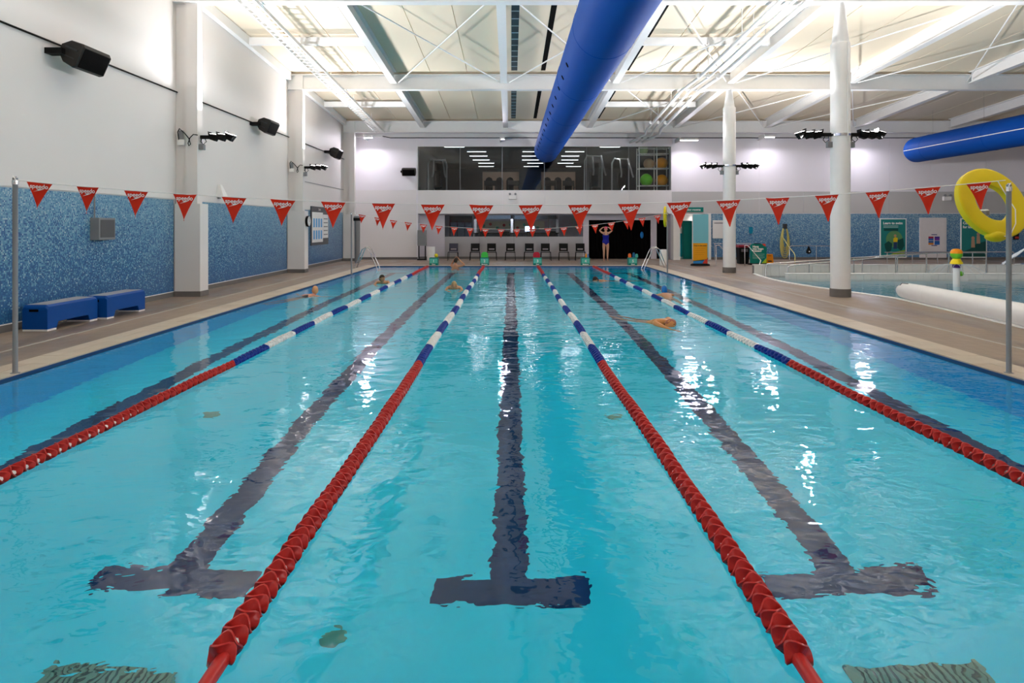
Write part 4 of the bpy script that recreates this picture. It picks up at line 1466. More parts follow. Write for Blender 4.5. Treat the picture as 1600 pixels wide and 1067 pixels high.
for px0, px1, D in ((754, 811, 44.0), (845, 899, 44.0)):
    MB().box((px0 - 798) * D / 1000, (px1 - 798) * D / 1000, D, D + 0.15, GZ0, 5.45).obj('peach_wall', GP, gym)
    for q in range(3):
        xc = (px0 - 798) * D / 1000 + 0.45 + 0.72 * q
        pl = [(-0.25, 0.0), (0.25, 0.0), (0.25, 0.75), (0.18, 0.92), (0.0, 1.0), (-0.18, 0.92), (-0.25, 0.75)]
        MB().prism(pl, 0.04, Matrix.Translation((xc, D - 0.05, 4.1))).obj('arched_opening', BLACKG, gym)
MB().box(0.57, 2.07, 43.5, 43.7, GZ0, 5.55).obj('dark_partition', mat('navy_partition', (0.008, 0.014, 0.024), 0.6), gym)
for yy, xs_ in ((35.2, (-3.1, 5.45)), (37.5, (-2.0, 1.25, 3.75)), (39.8, (-2.0, 1.25, 3.7)), (42.2, (-1.95, 1.3, 3.9)), (44.4, (-1.7, 1.7, 3.8)), (46.9, (-1.8, 1.5, 4.6))):
    for k, xx in enumerate(xs_):
        t = thing('led_strip', 'white LED strip, %s row from the gym window, %s of its row' % (['first', 'second', 'third', 'fourth', 'fifth', 'last'][[35.2, 37.5, 39.8, 42.2, 44.4, 46.9].index(yy)], ['loudspeaker end', 'duct side' if len(xs_) == 3 else 'ball-rack end', 'ball-rack end'][k]), 'light', (xx, yy, 6.09), 0, 'LED strips in the gym ceiling')
        MB().box(-0.56, 0.56, -0.05, 0.05, 0.0, 0.05).obj('housing', WHITEP, t)
        MB().box(-0.55, 0.55, -0.045, 0.045, -0.012, 0.0).obj('diffuser', emis('led_strip', (0.95, 0.97, 1.0), 2.2), t)
for xx, yy in ((-2, 39), (1.2, 40), (3.7, 39), (5.5, 35.5)):
    area('gym_lamp', (xx, yy, 6.05), (0, 0, 0), 1.1, 0.1, GYM_W, (1, 0.98, 0.95))


# gym machines
def gym_machine(x, y, label, hgt=2.3, m=mat('machine_silver', (0.30, 0.30, 0.31), 0.35, metal=0.6)):
    t = thing('cable_machine', label, 'gym machine', (x, y, GZ0), 0.2)
    for sx in (-0.5, 0.5):
        MB().tube([(sx, 0.5, 0.03), (sx, -0.4, 0.03)], 0.04, 8).obj('foot', m, t)
        MB().tube([(sx, 0.3, 0.03), (sx, 0.25, hgt - 0.25), (sx * 0.8, 0.1, hgt), (sx * 0.5, -0.3, hgt - 0.1), (sx * 0.6, -0.7, hgt * 0.6), (sx * 0.7, -0.75, hgt * 0.5)], 0.045, 8).obj('upright', m, t, smooth=50)
    MB().tube([(-0.42, 0.1, hgt - 0.02), (0.42, 0.1, hgt - 0.02)], 0.04, 8).obj('crossbar', m, t)
    MB().box(-0.15, 0.15, 0.15, 0.4, 0.1, 1.4).obj('weight_stack', BLACK, t)
    MB().box(-0.22, 0.22, -0.35, 0.05, 0.45, 0.55).obj('seat', BLACK, t, bevel=0.03)
    MB().box(-0.2, 0.2, 0.05, 0.13, 0.6, 1.3).obj('back_pad', BLACK, t, bevel=0.03)
    return t


gym_machine(4.55, 34.6, 'silver cable machine behind the upper window beside the blue duct end', 2.25)
gym_machine(6.2, 35.6, 'silver cable machine behind the upper window near the exercise balls', 2.2)
gym_machine(-3.9, 34.2, 'dark silver cable machine at the loudspeaker end of the upper window', 2.0)
for k, (xx, yy) in enumerate(((-1.4, 42.5), (0.2, 42.5), (2.7, 42.5), (3.9, 42.5))):
    t = thing('treadmill', ['dark treadmill before the peach panel at the loudspeaker end', 'dark treadmill before the peach panel by the navy partition', 'dark treadmill past the navy partition, beside it', 'dark treadmill past the navy partition, at the machine end'][k], 'treadmill', (xx, yy, GZ0), 0, 'treadmills in the gym')
    MB().box(-0.4, 0.4, -0.9, 0.8, 0.0, 0.22).obj('deck', BLACK, t, bevel=0.03)
    for sx in (-0.36, 0.36):
        MB().tube([(sx, 0.6, 0.1), (sx, 0.75, 1.2)], 0.04, 6).obj('upright', DARK, t)
        MB().tube([(sx, 0.72, 1.05), (sx, 0.1, 1.0)], 0.025, 6).obj('handrail', DARK, t)
    MB().box(-0.4, 0.4, 0.68, 0.8, 1.15, 1.5).obj('console', BLACK, t, bevel=0.03)

# ball rack
t = thing('ball_rack', 'white steel rack holding exercise balls behind the upper window', 'rack', (7.3, 33.3, GZ0))
for xx in (-0.62, 0.30, 0.96):
    for yy in (0.0, 0.6):
        MB().box(xx - 0.025, xx + 0.025, yy - 0.025, yy + 0.025, 0, 2.55).obj('upright', WHITEP, t)
for z in (0.55, 1.45, 2.2, 2.5):
    for yy in (0.0, 0.6):
        MB().box(-0.62, 0.96, yy - 0.02, yy + 0.02, z - 0.02, z + 0.02).obj('shelf_rail', WHITEP, t)
for xx in (-0.62, 0.30, 0.96):
    for z in (0.55, 1.45):
        MB().box(xx - 0.015, xx + 0.015, 0, 0.6, z - 0.015, z + 0.015).obj('side_rail', WHITEP, t)
BALLM = {'o': mat('orange_ball', (0.85, 0.33, 0.006), 0.3, var=0.04), 'g': mat('green_ball', (0.15, 0.55, 0.03), 0.3, var=0.04), 'p': mat('pale_green_ball', (0.30, 0.45, 0.20), 0.35), 't': mat('tan_ball', (0.50, 0.30, 0.16), 0.35)}
for xx, z, c, rad, lb in ((7.93, 0.55, 'o', 0.31, 'orange exercise ball on the lower rack shelf'), (7.93, 1.45, 'o', 0.31, 'orange exercise ball on the upper rack shelf'),
                          (7.12, 0.55, 'g', 0.33, 'bright green exercise ball on the lower rack shelf'), (7.25, 1.45, 't', 0.28, 'tan exercise ball on the upper rack shelf'),
                          (6.95, 2.2, 'p', 0.27, 'pale green exercise ball on the top of the rack')):
    o = MB().sphere((0, 0, 0), rad, 24, 16).obj('exercise_ball', BALLM[c], loc=(xx, 33.6, GZ0 + z + rad - 0.02), smooth=60)
    tag(o, lb, 'exercise ball', 'exercise balls on the gym rack')

# emergency lights, dome camera, small wall things
def emergency(x, z, label):
    t = thing('emergency_light', label, 'emergency light', (x, WB - 0.03, z), 0, 'twin-spot emergency lights')
    MB().box(-0.2, 0.2, -0.12, 0.015, -0.12, 0.10).obj('case', WHITEP, t, bevel=0.015)
    for sx in (-0.14, 0.14):
        MB().lathe([(0.03, 0), (0.06, 0.08), (0.06, 0.10)], 12, Matrix.Translation((sx, -0.04, 0.15)) @ Matrix.Rotation(PI / 2, 4, 'X')).obj('spot', GREYP, t, smooth=40)
        MB().tube([(sx, -0.04, 0.09), (sx, -0.04, 0.15)], 0.012, 6).obj('stem', GREYP, t)


emergency((801 - 798) * WB / 1000, 3.22, 'white twin-spot emergency light below the upper window')
emergency((1478 - 798) * WB / 1000, 3.15, 'white twin-spot emergency light above the white notice panel')
t = thing('dome_camera', 'small white dome camera on the back wall inside the lifebuoy outline', 'camera', ((1590 - 798) * WB / 1000, WB - 0.02, 2.85))
MB().lathe([(0.09, 0), (0.1, 0.05), (0.1, 0.12)], 16, Matrix.Rotation(PI / 2, 4, 'X')).obj('mount', WHITEP, t)
MB().sphere((0, -0.15, -0.02), 0.09).obj('dome', DARK, t, smooth=60)
t = thing('call_point', 'small black and red wall alarm below the large lifebuoy', 'alarm', ((1586 - 798) * WB / 1000, WB - 0.015, 1.05))
MB().box(-0.12, 0.12, -0.1, 0.01, 0.0, 0.42).obj('case', BLACK, t, bevel=0.02)
MB().box(-0.09, 0.09, -0.115, -0.1, 0.06, 0.16).obj('button', mat('call_red', (0.5, 0.05, 0.04), 0.4), t)

# ================================================================== CORRIDOR, SIGNS
struct('wall_corridor_side', MB().box(8.3, 8.5, WB + 0.3, 37, -0.1, 2.5), WHITE)
struct('wall_corridor_far_side', MB().box(10.0, 10.2, WB + 0.3, 37, -0.1, 2.5), WHITE)
struct('wall_corridor_end', MB().box(8.3, 10.2, 37, 37.2, -0.1, 2.5), WHITE)
struct('ceiling_corridor', MB().box(8.5, 10.0, WB + 0.3, 37, 2.4, 2.5), WHITE)
struct('floor_corridor', MB().box(8.5, 10.0, 33.4, 37, -0.1, DECK), SKIRT)
area('corridor_lamp', (9.3, 35, 2.35), (0, 0, 0), 0.6, 0.6, 28, (1, 1, 1))
struct('door_1', MB().box(8.16, 8.50, WB - 0.5, WB - 0.02, DECK, 2.32), WHITEP, None, bevel=0.01)
LOCK = mat('green_locker', (0.005, 0.20, 0.17), 0.4)
t = thing('locker', 'dark green locker block inside the changing-room corridor', 'locker', (8.98, 33.3, DECK))
MB().box(0, 0.62, 0, 0.5, 0, 1.98).obj('carcass', LOCK, t)
for k in range(2):
    for q in range(2):
        MB().box(0.01 + 0.305 * k, 0.30 + 0.305 * k, -0.02, 0, 0.08 + 0.95 * q, 1.0 + 0.95 * q).obj('door', LOCK, t, bevel=0.004)
t = thing('teal_screen', 'bright turquoise panel with a small notice at the corridor entrance', 'panel', (8.62, 33.6, DECK))
MB().box(0, 0.4, 0, 0.05, 0.1, 2.3).obj('panel', mat('turquoise', (0.01, 0.42, 0.55), 0.4), t)
MB().box(0.14, 0.38, -0.01, 0, 1.32, 1.68).obj('notice', WHITEP, t)
t = thing('glass_screen', 'pale aqua frosted screen beside the changing-room entrance', 'screen', ((1082 - 798) * WB / 1000, WB - 0.08, DECK))
AQUA = mat('aqua_screen', (0.20, 0.55, 0.62), 0.35, var=0.1, scale=0.7)
MB().box(0, 0.79, 0, 0.04, 0.1, 2.3).obj('screen_panel', AQUA, t)
MB().box(-0.03, 0.0, -0.01, 0.06, 0, 2.33).obj('post', WHITEP, t)
MB().box(0.79, 0.92, -0.01, 0.06, 0, 2.33).obj('post', WHITEP, t)
t = thing('direction_sign', 'green sign reading Changing rooms above the corridor entrance', 'sign', ((1078 - 798) * WB / 1000, WB - 0.03, 2.48))
MB().box(-0.68, 0.68, -0.015, 0.02, -0.02, 0.22).obj('plate', TEAL, t, bevel=0.01)
text('lettering', 'Changing rooms', 0.16, PRINT, t, (0, -0.017, 0.045), bold=0.003)
t = thing('information_notice', 'white information notice on the back mosaic beside the farther round column', 'notice', ((1124 - 798) * WB / 1000, WB - 0.016, 1.12))
MB().box(-0.35, 0.45, -0.02, 0.0, 0, 0.92).obj('sheet', WHITEP, t)
MB().box(-0.28, 0.25, -0.024, -0.02, 0.76, 0.79).obj('text_line', DARK, t)
MB().prism([(0.15, 0.0), (0.45, 0.0), (0.45, 0.28)], 0.004, Matrix.Translation((0, -0.024, 0))).obj('corner_print', mat('sign_green', (0.05, 0.45, 0.15), 0.5), t)
t = thing('wall_plaque', 'small turquoise shield-shaped plaque on the back mosaic', 'plaque', ((1173 - 798) * WB / 1000, WB - 0.016, 1.36))
MB().prism([(-0.1, 0.34), (-0.1, 0.06), (-0.06, 0.01), (0, -0.02), (0.06, 0.01), (0.1, 0.06), (0.1, 0.34)], 0.02, Matrix.Translation((0, -0.02, 0))).obj('plate', mat('plaque_teal', (0.005, 0.20, 0.32), 0.4), t)
MB().box(-0.06, 0.06, -0.024, -0.02, 0.22, 0.24).obj('text_line', mat('plaque_line', (0.02, 0.28, 0.4), 0.4), t)

# roller banner
DB = 27.7
t = thing('roller_banner', 'orange roller banner on a black base before the aqua screen', 'banner', ((1094 - 798) * DB / 1000, DB, DECK))
ORB = mat('banner_orange', (0.72, 0.32, 0.012), 0.45, var=0.04)
MB().lathe([(0.42, 0), (0.42, 0.05), (0.36, 0.09)], 28, Matrix.Diagonal((1, 0.45, 1, 1))).obj('base', BLACK, t, smooth=40)
MB().box(-0.31, 0.31, -0.02, 0.02, 0.08, 0.97).obj('sheet', ORB, t)
MB().prism([(-0.31, 0.08), (0.31, 0.08), (0.31, 0.28), (0.1, 0.22), (-0.31, 0.19)], 0.004, Matrix.Translation((0, -0.024, 0))).obj('wave_print', mat('banner_blue', (0.03, 0.25, 0.6), 0.5), t)
MB().prism([(0.08, 0.08), (0.31, 0.08), (0.31, 0.3), (0.2, 0.26)], 0.004, Matrix.Translation((0, -0.028, 0))).obj('corner_print', mat('banner_red', (0.62, 0.05, 0.03), 0.5), t)
MB().prism([(-0.31, 0.19), (0.1, 0.22), (0.26, 0.27), (0.1, 0.25), (-0.31, 0.205)], 0.004, Matrix.Translation((0, -0.030, 0))).obj('wave_print', BLACK, t)
text('lettering', 'Keep in the water', 0.075, DARK, t, (0, -0.023, 0.84), bold=0.002)
for k in range(4):
    MB().box(-0.24, 0.2 - 0.05 * (k % 2), -0.023, -0.02, 0.74 - 0.09 * k, 0.75 - 0.09 * k).obj('text_line', mat('banner_line', (0.45, 0.16, 0.01), 0.5), t)

# wheelie bin and A-board
DBN = 29.0
t = thing('litter_bin', 'black litter bin with a red lid beside the green A-board', 'bin', ((1160.5 - 798) * DBN / 1000, DBN, DECK))
MB().add([(-0.2, -0.2, 0), (0.2, -0.2, 0), (0.2, 0.2, 0), (-0.2, 0.2, 0), (-0.24, -0.24, 0.74), (0.24, -0.24, 0.74), (0.24, 0.24, 0.74), (-0.24, 0.24, 0.74)],
         [(0, 3, 2, 1), (4, 5, 6, 7), (0, 1, 5, 4), (1, 2, 6, 5), (2, 3, 7, 6), (3, 0, 4, 7)]).obj('body', BLACK, t, bevel=0.02)
MB().box(-0.26, 0.26, -0.26, 0.26, 0.74, 0.86).obj('lid', mat('bin_red', (0.30, 0.02, 0.04), 0.4), t, bevel=0.03)
MB().box(-0.15, 0.15, -0.246, -0.225, 0.55, 0.68).obj('sticker', mat('bin_print', (0.12, 0.10, 0.11), 0.5), t)
DA = 28.3
t = thing('a_board', 'green A-board sign on a black base reading Have you been missed', 'sign', ((1185 - 798) * DA / 1000, DA, DECK))
MB().box(-0.42, 0.36, -0.18, 0.18, 0, 0.07).obj('base', BLACK, t, bevel=0.02)
MB().prism([(-0.37, 0.06), (0.34, 0.06), (0.36, 0.75), (0.27, 0.88), (0.1, 0.93), (-0.26, 0.93), (-0.37, 0.86)], 0.05, Matrix.Translation((0, -0.03, 0))).obj('sheet', TEAL, t)
MB().prism([(0.12, 0.93), (0.27, 0.93), (0.30, 0.80), (0.2, 0.84)], 0.01, Matrix.Translation((0.02, -0.04, 0))).obj('corner_print', mat('sign_red', (0.62, 0.06, 0.04), 0.5), t)
MB().prism([(0.12, 0.06), (0.34, 0.06), (0.34, 0.3)], 0.01, Matrix.Translation((0, -0.036, 0))).obj('corner_print', mat('sign_lime', (0.42, 0.62, 0.03), 0.5), t)
for k, s_ in enumerate(('Have', 'you been', 'missed?')):
    text('lettering', s_, 0.13, PRINT, t, (-0.27, -0.034, 0.76 - 0.095 * k), bold=0.005, align='LEFT')
for k in range(6):
    MB().box(-0.27, 0.26 - 0.07 * (k % 3 == 2), -0.034, -0.03, 0.47 - 0.04 * k, 0.485 - 0.04 * k).obj('text_line', mat('sign_pale', (0.20, 0.42, 0.36), 0.5), t)
MB().box(-0.2, 0.08, -0.05, 0.03, 0.915, 0.945).obj('clip', BLACK, t)
t = thing('wet_floor_sign', 'small orange wet-floor sign beside the green A-board', 'sign', ((1203 - 798) * 28.5 / 1000, 28.5, DECK))
MB().prism([(-0.17, 0.02), (0.17, 0.02), (0.13, 0.46), (-0.13, 0.46)], 0.02).obj('panel', ORANGE, t)
M = Matrix.Rotation(math.radians(-28), 4, 'X')
MB().prism([(-0.17, -0.44), (0.17, -0.44), (0.13, 0.0), (-0.13, 0.0)], 0.02, Matrix.Translation((0, 0.03, 0.46)) @ Matrix.Rotation(math.radians(22), 4, 'X')).obj('rear_panel', ORANGE, t)
MB().box(-0.09, 0.08, -0.006, 0, 0.12, 0.17).obj('print', DARK, t)
MB().box(-0.09, 0.06, -0.006, 0, 0.37, 0.40).obj('print', mat('sign_brown', (0.4, 0.08, 0.01), 0.5), t)

# hose on the wall
HX, HD = (1225 - 798) * WB / 1000, WB - 0.12
t = thing('garden_hose', 'yellow hose looped on a dark hook on the back mosaic wall', 'hose', (HX, HD, 0))
HOSE = mat('hose_yellow', (0.52, 0.46, 0.14), 0.45)
for k in range(6):
    wv, z0 = 0.13 + 0.028 * k, 0.62 - 0.10 * k
    pts = []
    for i in range(25):
        a = 2 * PI * i / 24
        z = 1.02 + 0.0 * k
        zc = (1.72 + z0) / 2
        pts.append((wv * math.sin(a) * (0.7 + 0.3 * (1 - math.cos(a)) / 2), -0.02 + 0.018 * (k % 3), zc + (1.72 - z0) / 2 * math.cos(a)))
    MB().tube(pts, 0.020, 7, caps=False).obj('coil', HOSE, t, smooth=60)
MB().box(-0.1, 0.1, -0.06, 0.10, 1.6, 1.86).obj('hook', DARK, t, bevel=0.03)
MB().tube([(-0.12, -0.03, 1.55), (-0.2, -0.2, 1.2), (-0.35, -1.2, 0.75), (-0.7, -2.6, 0.5), (-1.0, -3.4, 0.40), (-1.1, -3.6, 0.06)], 0.02, 7).obj('loose_end', HOSE, t, smooth=60)

# posters
def poster(px0, px1, py0, py1, label, title, cat='poster'):
    D = WB
    x0, x1 = (px0 - 798) * D / 1000, (px1 - 798) * D / 1000
    z0, z1 = CAMZ + (352 - py1) * D / 1000, CAMZ + (352 - py0) * D / 1000
    t = thing('wall_poster', label, cat, ((x0 + x1) / 2, D - 0.02, z0), 0)
    return t, x1 - x0, z1 - z0


t, pw_, ph_ = poster(1374, 1415.5, 341, 402.5, 'green framed poster reading Learn to swim on the back mosaic', '')
PG = mat('poster_green', (0.015, 0.20, 0.19), 0.4, var=0.2, scale=1.2)
PG2 = mat('poster_olive', (0.10, 0.26, 0.11), 0.4, var=0.2, scale=2)
PG3 = mat('poster_dark_green', (0.008, 0.07, 0.06), 0.4)
MB().box(-pw_ / 2, pw_ / 2, -0.03, 0.01, 0, ph_).obj('frame', WHITEP, t)
MB().box(-pw_ / 2 + 0.05, pw_ / 2 - 0.05, -0.034, -0.03, 0.05, ph_ - 0.05).obj('print', PG, t)
MB().lathe([(0.42, 0), (0.42, 0.003)], 26, Matrix.Translation((0.05, -0.034, 0.95)) @ Matrix.Rotation(PI / 2, 4, 'X')).obj('glow_print', PG2, t)
MB().prism([(-0.3, 0.06), (0.55, 0.06), (0.6, 0.4), (0.1, 0.3)], 0.003, Matrix.Translation((0, -0.037, 0))).obj('grass_print', mat('poster_lime', (0.24, 0.36, 0.04), 0.4), t)
for pl in ([(-0.45, 0.7), (-0.25, 0.85), (-0.05, 0.72), (-0.1, 0.4), (-0.3, 0.2), (-0.42, 0.5)], [(0.22, 0.9), (0.5, 1.0), (0.56, 0.6), (0.4, 0.35), (0.2, 0.5)]):
    MB().prism(pl, 0.003, Matrix.Translation((0, -0.040, 0))).obj('animal_print', PG3, t)
MB().prism([(0.0, 0.45), (0.18, 0.45), (0.2, 0.85), (0.02, 0.85)], 0.003, Matrix.Translation((0, -0.043, 0))).obj('child_print', mat('poster_blue', (0.02, 0.05, 0.12), 0.4), t)
MB().prism([(0.0, 0.8), (0.2, 0.8), (0.22, 1.0), (0.1, 1.05), (0.0, 0.98)], 0.003, Matrix.Translation((0, -0.046, 0))).obj('child_print', mat('poster_yellow', (0.7, 0.5, 0.01), 0.4), t)
MB().lathe([(0.07, 0), (0.07, 0.003)], 16, Matrix.Translation((0.09, -0.043, 1.12)) @ Matrix.Rotation(PI / 2, 4, 'X')).obj('child_print', mat('poster_skin', (0.5, 0.3, 0.15), 0.4), t)
text('lettering', 'Learn to swim', 0.17, PRINT, t, (-0.02, -0.036, ph_ - 0.3), bold=0.006)
for k in range(2):
    MB().box(-0.5, 0.25, -0.037, -0.034, ph_ - 0.4 - 0.07 * k, ph_ - 0.37 - 0.07 * k).obj('text_line', mat('poster_pale', (0.35, 0.5, 0.48), 0.5), t)
MB().box(-0.48, 0.25, -0.037, -0.034, ph_ - 0.64, ph_ - 0.52).obj('button_print', PG3, t)
t, pw_, ph_ = poster(1436, 1478, 340, 402.5, 'white notice panel with four coloured squares on the back mosaic', '', 'notice')
MB().box(-pw_ / 2, pw_ / 2, -0.03, 0.01, 0, ph_).obj('panel', mat('notice_white', (0.66, 0.63, 0.63), 0.5), t)
for k, (cx, cz, c1, c2) in enumerate(((-0.11, 0.98, (0.30, 0.02, 0.06), (0.02, 0.12, 0.40)), (0.2, 0.98, (0.06, 0.03, 0.26), (0.16, 0.03, 0.28)), (-0.11, 0.76, (0.04, 0.12, 0.30), (0.60, 0.20, 0.03)), (0.2, 0.76, (0.02, 0.10, 0.34), (0.02, 0.12, 0.42)))):
    MB().box(cx - 0.13, cx + 0.13, -0.034, -0.03, cz, cz + 0.1).obj('logo_square', mat('logo_a%d' % k, c1, 0.5), t)
    MB().box(cx - 0.13, cx + 0.13, -0.034, -0.03, cz - 0.1, cz).obj('logo_square', mat('logo_b%d' % k, c2, 0.5), t)
for zz in (1.15, 0.60):
    MB().box(-0.09, 0.2, -0.034, -0.03, zz, zz + 0.04).obj('text_line', mat('notice_ink', (0.05, 0.05, 0.18), 0.5), t)
t, pw_, ph_ = poster(1500, 1541, 341, 402.5, 'green framed poster reading Confident for kids, partly behind the large lifebuoy', '')
MB().box(-pw_ / 2, pw_ / 2, -0.03, 0.01, 0, ph_).obj('frame', WHITEP, t)
MB().box(-pw_ / 2 + 0.05, pw_ / 2 - 0.05, -0.034, -0.03, 0.05, ph_ - 0.05).obj('print', PG, t)
MB().prism([(-0.6, 0.06), (0.6, 0.06), (0.6, 0.85), (0.1, 0.7), (-0.2, 0.45), (-0.6, 0.3)], 0.003, Matrix.Translation((0, -0.037, 0))).obj('wave_print', PG3, t)
for dx, dz in ((-0.05, 0.62), (0.22, 0.82)):
    MB().prism([(dx - 0.09, dz - 0.1), (dx + 0.1, dz - 0.1), (dx + 0.08, dz + 0.3), (dx - 0.08, dz + 0.3)], 0.003, Matrix.Translation((0, -0.040, 0))).obj('child_print', mat('poster_skin2', (0.45, 0.28, 0.18), 0.4), t)
    MB().lathe([(0.085, 0), (0.085, 0.003)], 16, Matrix.Translation((dx, -0.040, dz + 0.38)) @ Matrix.Rotation(PI / 2, 4, 'X')).obj('child_print', mat('poster_skin2', (0.45, 0.28, 0.18), 0.4), t)
text('lettering', 'Confident', 0.18, PRINT, t, (-0.56, -0.036, ph_ - 0.3), bold=0.006, align='LEFT')
text('lettering', 'for kids', 0.18, PRINT, t, (-0.56, -0.036, ph_ - 0.5), bold=0.006, align='LEFT')


# ================================================================== HANDRAILS by the leisure pool
def rail(name, pts, posts, label, r=0.022, zb=-0.5):
    t = thing(name, label, 'handrail', (0, 0, 0))
    MB().tube(pts, r, 8).obj('top_rail', CHROME, t, smooth=50)
    for (x, y, z, z0) in posts:
        MB().tube([(x, y, z0), (x, y, z)], r * 0.85, 8).obj('post', CHROME, t)
    return t


def lerp(a, b, f):
    return a + (b - a) * f


A0, A1 = Vector((9.2, 22.95, 0.40)), Vector((15.0, 22.95, 0.80))
rail('handrail', [(9.15, 22.95, -0.3), (9.15, 22.95, 0.30), A0, A1, (17.0, 22.95, 0.80), (17.05, 22.95, 0.74), (17.05, 22.95, -0.3)],
     [(x, 22.95, 0.40 + 0.4 * (x - 9.2) / 5.8 if x < 15 else 0.8, -0.3) for x in (10.7, 12.3, 13.8, 14.9, 15.7)], 'steel handrail along the tiled wall behind the leisure-pool ramp')
rail('handrail', [(9.45, 21.85, -0.3), (9.45, 21.85, 0.34), (9.55, 21.85, 0.41), (14.4, 21.85, 0.84), (14.9, 21.85, 0.84), (14.95, 21.85, 0.78), (14.95, 21.85, -0.3)],
     [(x, 21.85, 0.41 + 0.43 * (x - 9.55) / 4.85, -0.3) for x in (10.9, 12.0, 13.2, 14.2)], 'steel handrail behind the white ledge of the leisure-pool ramp')
rail('handrail', [(14.9, 25.5, 0.70), (18.6, 25.5, 0.72), (20.0, 25.5, 0.72), (20.05, 25.5, 0.66), (20.05, 25.5, DECK)],
     [(x, 25.5, 0.71, DECK) for x in (15.0, 16.0, 17.0, 18.4)], 'steel handrail on the deck before the white notice panel')
rail('handrail', [(13.5, 31.0, DECK), (13.5, 31.0, 0.72), (13.6, 31.0, 0.79), (16.0, 31.0, 0.78), (16.0, 31.0, DECK)], [(14.8, 31.0, 0.78, DECK)], 'steel handrail with a black pouch hung on it by the back mosaic')
t = thing('hanging_pouch', 'black teardrop pouch hanging from the rail by the back mosaic', 'pouch', ((1263 - 798) * 0.031, 30.96, 0.40))
MB().lathe([(0.03, 0.0), (0.12, 0.04), (0.13, 0.12), (0.08, 0.25), (0.02, 0.37)], 14, Matrix.Diagonal((1, 0.5, 1, 1))).obj('bag', BLACK, t, smooth=50)
MB().lathe([(0.03, 0), (0.03, 0.01)], 10, Matrix.Translation((0, -0.065, 0.12)) @ Matrix.Rotation(PI / 2, 4, 'X')).obj('badge', WHITEP, t)
rail('stair_rail', [(8.83, 27.5, DECK), (8.83, 27.5, 0.92), (8.95, 27.45, 0.93), (9.25, 26.6, 0.32), (9.25, 26.6, DECK)], [], 'steel stair rail between the orange banner and the farther round column', 0.02)
rail('stair_rail', [(9.95, 27.2, DECK), (9.95, 27.2, 0.92), (10.05, 27.15, 0.93), (10.0, 25.6, 0.38), (9.85, 25.5, -0.05 + DECK)], [], 'steel stair rail in front of the litter bin and A-board', 0.022)
rail('wall_rail', [(10.3, WB - 0.15, 0.86), (12.2, WB - 0.15, 0.86)], [(10.35, WB - 0.15, 0.86, DECK), (12.15, WB - 0.15, 0.86, DECK)], 'low steel rail along the mosaic behind the farther round column', 0.018)

# ================================================================== POOL TOYS / COVER
t = thing('pool_cover_roll', 'long white padded roll lying on the leisure-pool edge', 'pool cover', (0, 0, 0))
cp = [(9.28, 15.35), (9.27, 15.2), (9.25, 15.0), (9.2, 14.5), (9.1, 13.6), (8.98, 12.6), (8.86, 11.6), (8.74, 10.6), (8.62, 9.4), (8.5, 8.2)]
MB().tube([(x + 0.08, y, DECK + 0.19) for x, y in cp], [0.12, 0.18, 0.195] + [0.2] * 7, 24).obj('roll', WHITEP, t, smooth=60)
MB().tube([(9.24, 15.28, DECK + 0.26), (9.2, 15.05, DECK + 0.38), (9.22, 14.85, DECK + 0.385)], 0.010, 6).obj('strap', GREYP, t)
SPX, SPD = (1494.5 - 798) * 19.6 / 1000, 19.6
t = thing('water_feature', 'white post with an orange, green and yellow mushroom top spraying water', 'water toy', (SPX, SPD, LZ))
MB().lathe([(0.09, -0.88), (0.09, 0.50)], 18).obj('post', WHITEP, t, smooth=40)
MB().lathe([(0.11, 0.50), (0.11, 0.62)], 18).obj('collar', mat('purple_ring', (0.06, 0.02, 0.16), 0.4), t, smooth=40)
MB().lathe([(0.17, 0.62), (0.165, 0.66), (0.10, 0.78)], 20).obj('cone', mat('toy_yellow', (0.80, 0.58, 0.01), 0.4), t, smooth=40)
MB().lathe([(0.10, 0.78), (0.16, 0.86), (0.165, 0.94)], 20).obj('bulb', GREEN, t, smooth=40)
MB().lathe([(0.165, 0.94), (0.16, 1.0), (0.12, 1.06), (0.05, 1.085)], 20).obj('cap', ORANGE, t, smooth=40)
MB().lathe([(0.05, 0), (0.075, 0.03), (0.075, 0.07), (0.05, 0.1)], 14, Matrix.Translation((0.09, 0, 0.32)) @ Matrix.Rotation(PI / 2, 4, 'Y')).obj('valve_knob', GREEN, t, smooth=40)
SPRAY = mat('spray_water', (0.62, 0.68, 0.72), 0.3, var=0.1)
sp = MB()
for k in range(16):
    a = 2 * PI * k / 16
    pts = []
    for i in range(8):
        s_ = i / 7
        rr_ = 0.12 + 0.62 * s_
        pts.append((rr_ * math.cos(a), rr_ * math.sin(a), 0.60 + 0.12 * s_ - 0.38 * s_ * s_))
    sp.tube(pts, 0.004, 5)
sp.obj('spray', SPRAY, t, smooth=60, kind='stuff')
t = thing('water_jet', 'arching white water jet above a blue play basin at the leisure pool end', 'water jet', (0, 0, 0))
JW = mat('jet_foam', (0.80, 0.86, 0.92), 0.25, var=0.1)
j = MB()
for q in range(5):
    pts = []
    for i in range(12):
        s_ = i / 11
        pts.append((18.0 + 2.4 * s_ + 0.03 * q, 23.4 + 0.05 * q, 0.35 + 1.9 * s_ - 0.75 * s_ * s_ + 0.03 * math.sin(i * 2 + q)))
    j.tube(pts, [0.03 + 0.01 * math.sin(i + q) for i in range(12)], 6)
j.obj('stream', JW, t, smooth=60, kind='stuff')
MB().lathe([(0.14, 0.04), (0.14, 0.30), (0.08, 0.36)], 18, Matrix.Translation((18.05, 23.45, 0))).obj('nozzle', mat('jet_blue', (0.05, 0.2, 0.5), 0.4), t, smooth=40)
t = thing('play_basin', 'raised blue play basin with a white rim at the leisure pool end', 'basin', (21.7, 25.2, DECK))
MB().lathe([(1.5, 0.0), (1.5, 0.16), (1.3, 0.18)], 36).obj('rim', WHITEP, t, smooth=40)
